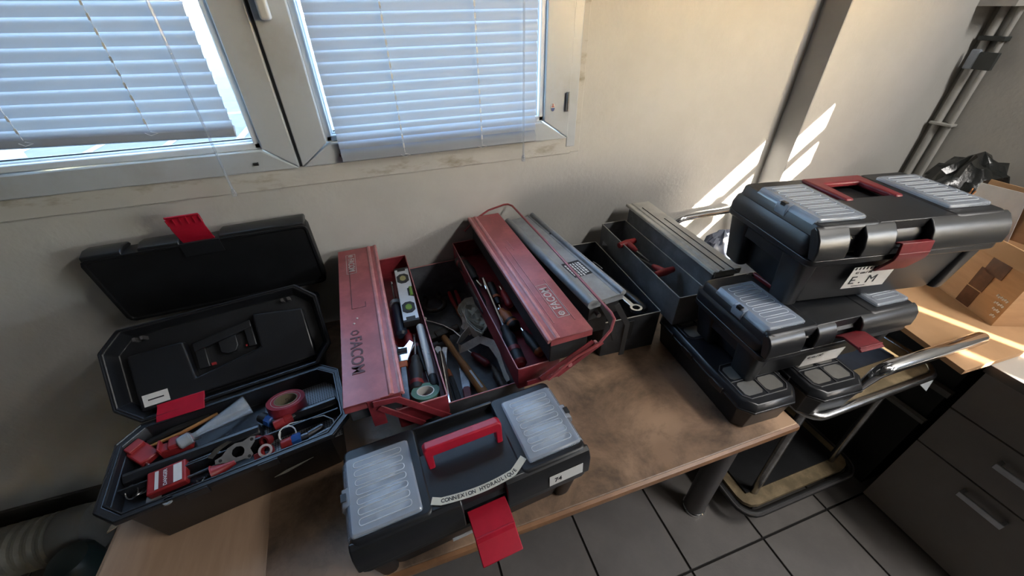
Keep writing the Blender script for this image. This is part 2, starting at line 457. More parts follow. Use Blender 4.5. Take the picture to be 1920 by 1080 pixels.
# second window, in the right wall (its blind lets thin blades of sun through)
w2 = struct('window_2')
w2.location = (RX + .06, (VY0 + VY1) / 2, (VZ0 + VZ1) / 2)
def w2p(name, mb, m, **k):
    o = part(name, mb, m, **k); o.parent = w2; o.location = -w2.location; return o
w2p('window_frame', MB().bb(RX + .06, RX + .10, VY0, VY0 + .04, VZ0, VZ1).bb(RX + .06, RX + .10, VY1 - .04, VY1, VZ0, VZ1).bb(RX + .06, RX + .10, VY0, VY1, VZ0, VZ0 + .04).bb(RX + .06, RX + .10, VY0, VY1, VZ1 - .04, VZ1), 'pvc', smooth=False)
def shutter(y0, y1, z0, z1): w2p('shutter', MB().bb(RX - .002, RX + .008, y0, y1, z0, z1), 'pvc', smooth=False)
shutter(VY0, VY1, 1.775, VZ1)
shutter(-.590, VY1, VZ0, 1.775)
shutter(VY0, -2.005, VZ0, 1.775)
shutter(-2.005, -.590, VZ0, 1.27)
shutter(-1.895, -1.580, 1.27, 1.70)
shutter(-1.470, -.590, 1.27, 1.545)
shutter(-1.580, -1.350, 1.57, 1.70)
w2p('slat', MB().bb(RX - .002, RX + .008, -1.40, -.590, 1.640, 1.682), 'slat', smooth=False)

# ------------------------------------------------------------------ window_1 in the back wall
w1 = struct('window_1')
w1.location = (-0.17, WY, 1.14)
def w1p(name, mb, m, parent=None, **k):
    o = part(name, mb, m, **k); o.parent = parent or w1
    o.location = -w1.location if not parent else (0, 0, 0)
    return o
SB = 1.175
w1p('outer_frame', MB().bb(WX0, WX0 + .03, WY + .01, WY + .07, SB - .035, 2.25).bb(.580, WX1, WY - .008, WY + .07, SB - .03, 2.25).bb(WX0, WX1, WY + .01, WY + .07, SB - .038, SB), 'pvc', bevel=.003)
w1p('mullion_gap', MB().bb(-.2195, -.2115, WY - .004, WY + .05, SB - .002, 2.22), 'seal', smooth=False)
def sash(x0, x1, gx0_, gx1_, clip_x):
    # mitred stiles and rails, each a piece of its own
    ST, GB = 2.22, 1.233
    y0, y1 = WY - .014, WY + .05
    sh = w1p('sash', MB().prism([(x0, SB), (x1, SB), (gx1_ - .004, GB - .002), (gx0_ + .004, GB - .002)], y0, y1, 'xz'), 'pvc', bevel=.0035)
    w1p('sash_stile', MB().prism([(x0, SB + .001), (gx0_, GB), (gx0_, ST - .06), (x0, ST)], y0, y1, 'xz'), 'pvc', sh, bevel=.0035)
    w1p('sash_stile', MB().prism([(x1, SB + .001), (gx1_, GB), (gx1_, ST - .06), (x1, ST)], y0, y1, 'xz'), 'pvc', sh, bevel=.0035)
    w1p('sash_rail', MB().prism([(x0, ST), (x1, ST), (gx1_, ST - .06), (gx0_, ST - .06)], y0, y1, 'xz'), 'pvc', sh, bevel=.0035)
    bd = MB()
    t = .016
    bd.bb(gx0_ - .001, gx0_ + t, WY - .006, WY + .02, GB, ST - .06).bb(gx1_ - t, gx1_ + .001, WY - .006, WY + .02, GB, ST - .06).bb(gx0_, gx1_, WY - .006, WY + .02, GB - .001, GB + t).bb(gx0_, gx1_, WY - .006, WY + .02, ST - .06 - t, ST - .06)
    t2 = .020
    bd.bb(gx0_, gx0_ + t2, WY + .008, WY + .022, GB, ST - .06).bb(gx1_ - t2, gx1_, WY + .008, WY + .022, GB, ST - .06).bb(gx0_, gx1_, WY + .008, WY + .022, GB, GB + t2)
    w1p('glazing_bead', bd, 'pvc_bead', sh, bevel=.003)
    w1p('pane', MB().bb(gx0_, gx1_, WY + .024, WY + .028, GB, ST - .06), 'window_glass', sh, smooth=False)
    w1p('rubber_seal', MB().bb(gx0_, gx1_, WY + .018, WY + .024, GB + t2 - .002, GB + t2 + .003), 'seal', sh, smooth=False)
    c = MB().box((clip_x, y0 - .003, 1.198), (.012, .006, .007)).cyl((clip_x + .004, y0 - .008, 1.200), (clip_x + .004, y0, 1.200), .0022, n=8)
    w1p('blind_clip', c, 'steel_dark', sh, smooth=False)
    return sh
sl = sash(WX0 + .005, -.2195, WX0 + .08, -.293, -.318)
sr = sash(-.2115, .582, -.1345, .4976, -.105)
h = MB().bb(-.193, -.171, WY - .05, WY - .022, 1.508, 1.64).bb(-.190, -.174, WY - .03, WY - .012, 1.60, 1.63)
w1p('window_handle', h, 'pvc_bead', sr, bevel=.006, bseg=3)
hg = MB().cyl((.571, WY - .02, 1.258), (.571, WY - .02, 1.312), .005, n=10).bb(.566, .576, WY - .02, WY - .004, 1.262, 1.308)
w1p('hinge', hg, 'steel', sr)
st = MB().prism([(.5245 + .0072 * math.cos(2 * PI * k / 20), 1.2715 + .012 * math.sin(2 * PI * k / 20)) for k in range(20)], WY - .0155, WY - .0142, 'xz')
so = w1p('round_sticker', st, 'paper', sr, smooth=False)
w1p('sticker_print', MB().prism([(.5245 + .006 * math.cos(R(180 + 180 * k / 10)), 1.2705 + .010 * math.sin(R(180 + 180 * k / 10))) for k in range(11)], WY - .0162, WY - .0152, 'xz'), 'sticker_blue', sr, smooth=False)
w1p('sticker_print', MB().bb(.5235, .5255, WY - .0162, WY - .0152, 1.2735, 1.282).bb(.5200, .5290, WY - .0162, WY - .0152, 1.2728, 1.2745), 'sticker_red', sr, smooth=False)

# ------------------------------------------------------------------ venetian blinds
BY = 1.1735
def slat_mesh(x0, x1, tilt, w=.0255, curl=.0042):
    b = MB(); n = 6; vs_ = []; fs = []
    for k in range(n + 1):
        u = k / n - .5
        a = u * w; h_ = curl * (1 - 4 * u * u)
        # local: a across the slat, h_ bulge; tilt turns it about x
        y = -(a * math.cos(tilt) + h_ * math.sin(tilt)); z = -a * math.sin(tilt) + h_ * math.cos(tilt)
        for x in (x0, x1):
            vs_.append((x, y, z))
    for k in range(n): fs.append((2 * k, 2 * k + 1, 2 * k + 3, 2 * k + 2))
    me = bpy.data.meshes.new('slat'); me.from_pydata(vs_, [], fs); me.materials.append(M['slat'])
    for p in me.polygons: p.use_smooth = True
    return me
def blind(label, x0, x1, zb, dz_left, cords, wand_x, wand_z, bunch):
    root = thing('venetian_blind', label, 'blind', (x0, BY, zb))
    pitch_ = .0245
    L = x1 - x0
    main = slat_mesh(0, L, R(71), .0275)
    low = slat_mesh(0, L, R(46), .026, .003)
    z = .012
    k = 0
    while zb + z < 2.13:
        inb = k < bunch
        o = link('slat', low if inb else main, None, root, smooth=False)
        o.location = (0, 0, z); o.rotation_euler = (0, R(dz_left) * max(0, 1 - k / 14), 0)
        o.rotation_euler = (random.uniform(-.05, .05), o.rotation_euler[1], 0)
        z += (.0205 if inb else pitch_); k += 1
    top = z
    part('bottom_rail', MB().prism([(-.013, -.005), (.013, -.005), (.013, .004), (0, .007), (-.013, .004)], 0, L, 'yz'), 'slat', root, bevel=.001).rotation_euler = (R(60), R(dz_left), 0)
    part('head_rail', MB().bb(0, L, -.014, .014, top, top + .03), 'pvc', root)
    for cx in cords:
        c = MB()
        for dy in (-.0135, .0135):
            c.cyl((cx - x0, dy, 0), (cx - x0, dy, top), .0007, n=5)
        part('cord', c, 'wire_white', root)
        lo = MB()
        zz = .02
        while zz < top - .02:
            lo.bb(cx - x0 - .0022, cx - x0 + .0022, -.0150, -.0135, zz - .007, zz + .005); zz += pitch_
        part('cord_ladder', lo, 'wire_white', root)
        part('cord_clip', MB().tube([(cx - x0 - .012, -.012, -.006), (cx - x0, -.018, -.011), (cx - x0 + .014, -.014, -.008), (cx - x0, -.012, -.004)], .0009, n=5), 'wire_white', root)
    wd = MB().cyl((wand_x - x0, -.025, wand_z - zb + .008), (wand_x - x0 + .002, -.022, top), .0032, n=6)
    wo = part('tilt_wand', wd, 'clear_rod', root)
    part('wand_tip', MB().lathe([(0.001, -.002), (.0062, 0), (.0062, .012), (.0035, .018)], 10, 'z', (wand_x - x0, -.025, wand_z - zb)), 'clear_rod', wo)
    return root
blind('left white venetian blind lowered nearly to the bottom of its sash, small gap below', -.90, -.331, 1.3055, 2.0, (-.728, -.497), -.384, 1.134, 0)
blind('right white venetian blind whose last slats bunch over the sash rail', -.105, .463, 1.194, 0.0, (.064, .290), .416, 1.132, 4)

# ------------------------------------------------------------------ outside
struct('ground_outside', MB().bb(-80, 80, WY + .3, 160, -1.4, -1.2), 'asphalt', smooth=False)
for i in range(9):
    x = -11.5 + i * 1.62
    o = part('parking_line', MB().bb(x - .09, x + .09, 10.6, 15.5, -1.199, -1.19), 'road_line', smooth=False)
    tag(o, 'white painted parking bay line on the asphalt outside', 'road marking', 'parking bay lines outside')
o = part('kerb_line', MB().bb(-14, 3, 15.5, 15.8, -1.199, -1.185), 'road_line', smooth=False)
tag(o, 'long white painted line across the ends of the parking bays', 'road marking')
struct('hill_outside', MB().bb(-90, 90, 150, 158, -1.2, 9), 'facade', smooth=False)

# ------------------------------------------------------------------ added ceiling lamps, out of view, for fill light
def fill_lamp(x, y, e, label):
    t = thing('fill_lamp', label, 'lamp', (x, y, 2.70), R(90))
    part('housing', MB().bb(-.62, .62, -.16, .16, -.07, -.001), 'pvc_bead', t, bevel=.006)
    ld = bpy.data.lights.new('fill_light', 'AREA'); ld.shape = 'RECTANGLE'; ld.size = 1.16; ld.size_y = .26; ld.energy = e; ld.color = (1.0, 0.96, 0.91)
    lo = bpy.data.objects.new('fill_light', ld); C.objects.link(lo); lo.parent = t; lo.location = (0, 0, -.074)
fill_lamp(1.82, -0.70, 25, 'added white ceiling fill lamp, out of view above the drawer cabinet')
fill_lamp(1.82, -2.6, 9, 'added white ceiling fill lamp, out of view further into the room')

# ------------------------------------------------------------------ desk
T = 0.65
dk = thing('desk', 'long wooden desk with worn brown top carrying the open tool boxes', 'desk', (0.096, .75, 0))
top = part('tabletop', MB().bb(-.780, .780, -.405, .425, T - .026, T), 'table_top', dk, smooth=False, bevel=.003)
part('edge_banding', MB().prism([(-.405, T - .026), (-.412, T - .022), (-.414, T - .013), (-.412, T - .004), (-.405, T - .0005)], -.780, .780, 'yz'), 'edge_band', top)
for lx, ly in ((-.72, -.31), (.748, -.295), (-.72, .35), (.735, .35)):
    lg = part('leg', MB().cyl((lx, ly, .012), (lx, ly, T - .026), .036, n=24), 'leg_grey', dk)
    part('foot_ring', MB().lathe([(.037, 0), (.039, .003), (.039, .012), (.0365, .015)], 24, 'z', (lx, ly, 0)), 'chrome', lg)
part('frame_rail', MB().bb(-.70, .72, -.315, -.285, T - .075, T - .027), 'leg_grey', dk)
part('frame_rail', MB().bb(-.70, .72, .335, .365, T - .075, T - .027), 'leg_grey', dk)
bo = part('fibreboard_sheet', MB().prism([(-.674, .345), (-.364, .345), (-.386, .62), (-.40, .90), (-.674, .90)], T + .0003, T + .004), 'board_clean', smooth=False)
tag(bo, 'clean brown sheet of fibreboard lying under the open black tool box', 'board')

# ------------------------------------------------------------------ trolley
tr = thing('trolley', 'chrome tube trolley with tan shelves pushed against the desk end', 'trolley', (1.18, .73, 0))
def tx(x): return x - 1.18
def ty(y): return y - .73
X0, X1, Y0, Y1 = .925, 1.425, .345, 1.10
def rr_path(x0, x1, y0, y1, z, r, n=5):
    pts = []
    for cx, cy, a0 in ((x1 - r, y1 - r, 0), (x0 + r, y1 - r, 90), (x0 + r, y0 + r, 180), (x1 - r, y0 + r, 270)):
        for k in range(n + 1):
            a = R(a0 + 90 * k / n); pts.append((tx(cx + r * math.cos(a)), ty(cy + r * math.sin(a)), z))
    return pts
ut = part('upper_tray', MB().loft([(.630, X1 - X0 - .02, Y1 - Y0 - .02, .04, tx((X0 + X1) / 2), ty((Y0 + Y1) / 2)), (.646, X1 - X0 - .02, Y1 - Y0 - .02, .04, tx((X0 + X1) / 2), ty((Y0 + Y1) / 2))]), 'tan_board', tr)
part('tray_rim', MB().tube(rr_path(X0, X1, Y0, Y1, .640, .05), .012, 10, closed=True), 'chrome_dull', ut)
part('tray_mat', MB().bb(tx(X0 + .03), tx(X1 - .07), ty(.43), ty(Y1 - .07), .6464, .6496), 'navy_rubber', ut)
lt = part('lower_tray', MB().loft([(.085, X1 - X0, Y1 - Y0, .05, tx(1.21), ty(.735)), (.10, X1 - X0, Y1 - Y0, .05, tx(1.21), ty(.735))]), 'tan_board', tr)
part('tray_mat', MB().bb(tx(.995), tx(1.425), ty(.402), ty(1.07), .1004, .108), 'black_matte', lt)
part('bumper', MB().tube([(p[0] + .03, p[1] + .005, p[2]) for p in rr_path(X0 - .012, X1 + .012, Y0 - .012, Y1 + .012, .085, .06)], .013, 10, closed=True), 'rubber', lt)
part('bumper_trim', MB().tube([(p[0] + .03, p[1] + .005, p[2]) for p in rr_path(X0 - .02, X1 + .02, Y0 - .02, Y1 + .02, .094, .065)], .004, 6, closed=True), 'leg_grey', lt)
for px, py in ((1.03, .40), (1.40, .40), (1.03, 1.05), (1.40, 1.05)):
    part('post', MB().cyl((tx(px), ty(py), .10), (tx(px - .03), ty(py), .630), .0125, n=12), 'chrome_dull', tr)
    ca = part('caster', MB().cyl((tx(px) - .012, ty(py), .035), (tx(px) + .012, ty(py), .035), .033, n=16), 'rubber', tr)
    part('caster_fork', MB().bb(tx(px) - .018, tx(px) + .018, ty(py) - .012, ty(py) + .012, .05, .086), 'steel', ca)
# far push handle (U) and near push bar
def arc(c, r, a0, a1, n, plane):
    out = []
    for k in range(n + 1):
        a = R(a0 + (a1 - a0) * k / n)
        if plane == 'xz': out.append((c[0] + r * math.cos(a), c[1], c[2] + r * math.sin(a)))
        else: out.append((c[0] + r * math.cos(a), c[1] + r * math.sin(a), c[2]))
    return out
hp = [(1.02, 1.12, .63)] + [(1.02, 1.12, .78)] + arc((1.08, 1.12, .78), .06, 180, 90, 6, 'xz') + arc((1.36, 1.12, .78), .06, 90, 0, 6, 'xz') + [(1.42, 1.12, .63)]
part('push_handle', MB().tube([(tx(p[0]), ty(p[1]), p[2]) for p in hp], .0145, 12), 'chrome', tr)
hp = [(1.098, .372, .645), (1.098, .360, .71), (1.101, .355, .745), (1.110, .352, .757), (1.13, .351, .762), (1.30, .347, .763), (1.47, .344, .764), (1.484, .344, .764), (1.489, .344, .764)]
part('push_handle', MB().tube([(tx(p[0]), ty(p[1]), p[2]) for p in hp], [.010, .012, .015, .0165, .0175, .0175, .0175, .013, .004], 16), 'chrome', tr)
fp = MB().add([(tx(1.33), ty(.338), .634), (tx(1.375), ty(.332), .638), (tx(1.365), ty(.325), .603), (tx(1.33), ty(.341), .6335), (tx(1.375), ty(.335), .6375), (tx(1.365), ty(.328), .6025)], [(0, 1, 2), (3, 5, 4), (0, 3, 4, 1), (1, 4, 5, 2), (2, 5, 3, 0)])
part('plastic_scrap', fp, 'bag_film', tr, smooth=False)
# crumpled blue film between the stack and the wall
def crumple(name, label, cat, c, rad, m, seed, sq=(1, 1, 1), amp=.35, n=22, parent=None, freq=3.0, floor_z=None):
    from mathutils import noise
    b = MB(); vs_ = []; fs = []; rows = 12
    for i in range(rows + 1):
        th = PI * i / rows
        for k in range(n):
            ph = 2 * PI * k / n
            d = Vector((math.sin(th) * math.cos(ph), math.sin(th) * math.sin(ph), math.cos(th)))
            f = 1 + amp * noise.noise(d * freq + Vector((seed, seed * 2, 0))) + amp * .5 * noise.noise(d * freq * 2.3 + Vector((seed, 0, 9)))
            p = Vector((d.x * sq[0], d.y * sq[1], d.z * sq[2])) * rad * f
            if floor_z is not None: p.z = max(p.z, floor_z)
            vs_.append(p)
    for i in range(rows):
        for k in range(n): fs.append((i * n + k, i * n + (k + 1) % n, (i + 1) * n + (k + 1) % n, (i + 1) * n + k))
    b.add(vs_, fs)
    o = part(name, b, m); o.location = c
    if label: tag(o, label, cat)
    if parent: o.parent = parent
    return o
crumple('plastic_wrap', 'crumpled blue-grey plastic wrap standing on the trolley behind the stacked boxes', 'plastic wrap', (1.17, 1.0, .712), .115, 'film_blue', 3.1, (.75, .4, .95), .30, 26, floor_z=-.079)

# ------------------------------------------------------------------ drawer cabinet
cb = thing('drawer_cabinet', 'taupe three drawer cabinet with pale worktop and metal bow handles', 'cabinet', (1.76, .085, 0))
def cx_(x): return x - 1.76
def cy_(y): return y - .085
part('body', MB().bb(cx_(1.496), cx_(2.05), cy_(-.12), cy_(.287), 0.0, .69), 'cabinet_side', cb, smooth=False)
wt = part('worktop', MB().bb(cx_(1.455), cx_(2.07), cy_(-.13), cy_(.290), .692, .72), 'worktop', cb, smooth=False, bevel=.002)
part('worktop_edge', MB().bb(cx_(1.4535), cx_(1.4552), cy_(-.13), cy_(.290), .6925, .7195), 'worktop_edge', wt, smooth=False)
for z0, z1, hz in ((.012, .356, .312), (.361, .524, .467), (.529, .688, .63)):
    d = part('drawer_front', MB().bb(cx_(1.478), cx_(1.495), cy_(-.12), cy_(.288), z0, z1), 'cabinet_board', cb, smooth=False, bevel=.001)
    hd = MB().bb(cx_(1.452), cx_(1.458), cy_(.033), cy_(.139), hz - .010, hz + .010).bb(cx_(1.456), cx_(1.478), cy_(.033), cy_(.043), hz - .010, hz + .010).bb(cx_(1.456), cx_(1.478), cy_(.129), cy_(.139), hz - .010, hz + .010)
    part('handle', hd, 'alu', d, bevel=.0015)

# low dark unit behind the cabinet
lc = thing('low_cabinet', 'low dark cabinet with grey boards under the cardboard, against the right wall', 'cabinet', (1.86, .70, 0))
part('body', MB().bb(-.34, .33, -.38, .36, 0, .66), 'cabinet_side', lc, smooth=False)
part('top_board', MB().bb(-.36, .35, -.395, .37, .662, .70), 'panel_grey', lc, smooth=False, bevel=.002)
part('shelf_edge', MB().bb(-.362, -.342, -.39, .36, .53, .552), 'panel_grey', lc, smooth=False, bevel=.001)
part('shelf_edge', MB().bb(-.362, -.342, -.39, .36, .40, .415), 'panel_grey', lc, smooth=False, bevel=.001)

# cardboard on top
cs = part('cardboard_sheet', MB().prism([(1.335, .290), (2.10, .262), (2.12, .80), (1.415, .74), (1.39, .56)], .722, .738), 'cardboard', smooth=False, bevel=.001)
tag(cs, 'large flat cardboard sheet overhanging the cabinet, crossed by blades of sunlight', 'cardboard')
cbx = thing('cardboard_box', 'open cardboard box with brown parcel tape and raised flaps on the cardboard sheet', 'box', (1.613, .378, .7385), R(-22.5))
# local: x along the short front, y back along the left face
def cbp(n, mb, m, parent=cbx, **k): return part(n, mb, m, parent, **k)
lf = cbp('side_panel', MB().bb(0, .005, 0, .34, 0, .215), 'cardboard', smooth=False)
cbp('side_panel', MB().bb(0.005, .42, 0, .005, 0, .215), 'cardboard', smooth=False)
cbp('side_panel', MB().bb(.415, .42, .005, .335, 0, .215), 'cardboard', smooth=False)
cbp('side_panel', MB().bb(0.005, .42, .335, .34, 0, .215), 'cardboard', smooth=False)
cbp('bottom_panel', MB().bb(.005, .415, .005, .335, 0, .005), 'cardboard', smooth=False)
f = cbp('flap', MB().bb(0, .004, -.16, .165, -.03, .115), 'cardboard', smooth=False); f.location = (.115, .165, .213); f.rotation_euler = (0, R(3), R(22.5))
f = cbp('flap', MB().bb(0, .005, 0, .33, -.11, 0), 'cardboard', smooth=False); f.location = (.42, .005, .215); f.rotation_euler = (0, R(-125), 0)
f = cbp('flap', MB().bb(-.045, 0, 0, .33, -.004, 0), 'cardboard', smooth=False); f.location = (0, .005, .215); f.rotation_euler = (0, R(-70), 0)
for ty0, ty1, tz0, tz1 in ((.060, .117, .120, .203), (.080, .126, .064, .128), (.083, .127, .004, .060)):
    cbp('parcel_tape', MB().bb(-.0016, -.0003, ty0, ty1, tz0, tz1), 'parcel_tape', lf, smooth=False)
scr = MB()
for i in range(4):
    w_ = .036 - i * .007
    for k in range(6 - i): scr.box((-.0009, .008 + w_ * (k + .5) / (6 - i), .080 - i * .018 + .002 * (k % 2)), (.0012, w_ / (6 - i) * .7, .007), rx=.3)
cbp('pale_mark', scr, 'paper', lf, smooth=False)  # rows of small pale marks, narrowing downwards on the left face
f = cbp('paper_flap', MB().prism([(.02, -.06), (.165, -.06), (.165, .105), (.055, .108)], -.001, .001, 'yz'), 'paper', smooth=False); f.location = (.104, .168, .213); f.rotation_euler = (0, R(-2), R(24))
crumple('plastic_bag', 'glossy black plastic bag standing behind the open cardboard box', 'bag', (1.99, .785, .900), .17, 'bag_black', 5.3, (.85, .72, 1.0), .28, 28, floor_z=-.161)
cw = MB()
for i in range(5):
    cw.tube([(0.004 * i, .003 * (i % 2), -.04), (.006 * math.sin(i), .004, .02), (.010 * math.cos(i * 2), .006 * math.sin(i), .06 + .012 * math.sin(i * 1.7))], .0018, 6)
o = part('wire_bundle', cw, 'copper'); o.location = (1.655, .62, .995); tag(o, 'bundle of bare copper wires poking out of the cardboard box', 'wire')

# ------------------------------------------------------------------ conduits in the corner
cd = thing('conduit', 'pair of painted vertical conduits clipped to the right wall by the corner', 'pipe', (2.21, 1.06, 0))
part('pipe', MB().cyl((0.012, .012, .72), (.012, .012, 2.6), .013, n=14), 'pipe_paint', cd)
part('pipe', MB().cyl((0.014, -.032, .72), (.014, -.032, 2.6), .009, n=14), 'pipe_paint', cd)
part('strap', MB().bb(-.008, .029, -.048, .032, 1.395, 1.41), 'junction_dark', cd, bevel=.002)
part('strap', MB().bb(-.008, .029, -.048, .032, 1.10, 1.11), 'pipe_paint', cd, bevel=.002)
jb = thing('junction_box', 'small dark junction box on the conduits in the corner', 'junction box', (2.200, 1.035, 1.305)); jb.scale = (.8, .8, .8)
part('box', MB().bb(-.02, .0, -.05, .02, 0, .07), 'junction_dark', jb, bevel=.002)
part('clear_cover', MB().bb(-.018, .0, .02, .058, -.002, .08), 'clear_plastic', jb, bevel=.006)
part('wall_ledge', MB().bb(0, .12, -.06, .08, 0, .03), 'pipe_paint', cd).location = (-.09, .0, 1.50)

# ------------------------------------------------------------------ ribbed hose on the floor at the left
hs = thing('ribbed_hose', 'thick grey corrugated hose lying on the floor at the wall foot', 'hose', (-1.27, 1.02, 0))
b = MB(); path = []; rad = []
for k in range(124):
    x = -1.0 + k * .0081
    path.append((x, .02 - .05 * x * x, .086)); rad.append(.078 + (.005 if k % 4 < 2 else -.003))
part('corrugated_pipe', b.tube(path, rad, 24), 'hose_grey', hs)
part('end_collar', MB().lathe([(.080, -.01), (.084, 0), (.084, .05), (.082, .055), (.082, .085), (.07, .09)], 28, 'x', (.0, .02, .086)), 'collar_grey', hs)
cn = thing('floor_canister', 'small dark teal canister on the floor in front of the ribbed hose', 'canister', (-1.17, .90, 0))
part('body', MB().lathe([(.06, 0), (.065, .01), (.065, .14), (.05, .16), (.03, .165)], 20), 'teal_dark', cn)
part('label_band', MB().bb(-.07, -.03, -.061, -.045, .05, .09), 'label_grey', cn)

# ------------------------------------------------------------------ closed plastic tool boxes
def ribbon(path, t):
    P = [Vector(p) for p in path]; a = []; c = []
    for i, p in enumerate(P):
        tg = (P[min(i + 1, len(P) - 1)] - P[max(i - 1, 0)]).normalized(); n = Vector((-tg.y, tg.x))
        a.append(p + n * t / 2); c.append(p - n * t / 2)
    return [tuple(q) for q in a + c[::-1]]
def rrect(cx, cy, w, d, r, z, n=4):
    pts = []
    for qx, qy, a0 in ((1, 1, 0), (-1, 1, 90), (-1, -1, 180), (1, -1, 270)):
        for k in range(n + 1):
            a = R(a0 + 90 * k / n); pts.append((cx + qx * (w / 2 - r) + r * math.cos(a), cy + qy * (d / 2 - r) + r * math.sin(a), z))
    return pts
def clear_lid(t, x0, x1, y0, y1, H, out, nr=7, film=False):
    g = .0
    c = MB().loft([(H + .001, x1 - x0, y1 - y0, .006, (x0 + x1) / 2, (y0 + y1) / 2), (H + .006, x1 - x0, y1 - y0, .006, (x0 + x1) / 2, (y0 + y1) / 2), (H + .009, x1 - x0 - .006, y1 - y0 - .006, .005, (x0 + x1) / 2, (y0 + y1) / 2)])
    xo = x1 if out > 0 else x0
    c.prism([(xo - out * .008, H + .0085), (xo, H + .006), (xo + out * .007, H - .004), (xo + out * .008, H - .016), (xo + out * .004, H - .016), (xo, H - .002)], y0 + .004, y1 - .004, 'xz')
    o = part('clear_lid', c, 'clear_plastic', t, bevel=.001)
    rb = MB(); ym = (y0 + y1) / 2; h = (y1 - y0) * .86 / nr; xm = (x0 + x1) / 2
    for k in range(nr):
        yy = y0 + (y1 - y0) * .07 + h * (k + .5)
        rb.tube(rrect(xm, yy, (x1 - x0) * .74, h * .66, h * .28, H + .0092, 3), .0009, 5, closed=True)
    part('moulded_ribs', rb, 'rib_pale', o)
    cl = MB().prism([(xo - out * .006, H + .010), (xo + out * .009, H + .006), (xo + out * .013, H - .006), (xo + out * .011, H - .020), (xo + out * .006, H - .020), (xo + out * .004, H + .002)], ym - .017, ym + .017, 'xz')
    part('lid_clip', cl, 'clear_plastic', o, bevel=.0015)
    part('clip_slot', MB().bb(min(xo + out * .0015, xo + out * .0105), max(xo + out * .0015, xo + out * .0105), ym - .007, ym + .007, H - .002, H + .0095), 'black_smooth', o, smooth=False)
    if film:
        for i, (fx, fy, s) in enumerate(((.02, -.2, 1.0), (-.04, .22, .9))):
            f = crumple('bagged_parts', None, None, (xm + fx * (x1 - x0), ym + fy * (y1 - y0), H + .0005), .036 * s, 'bag_film', 2.2 + i * 3 + xm * 9, (1.0, .85, .2), .4, 24, freq=2.2)
            f.parent = o
    return o
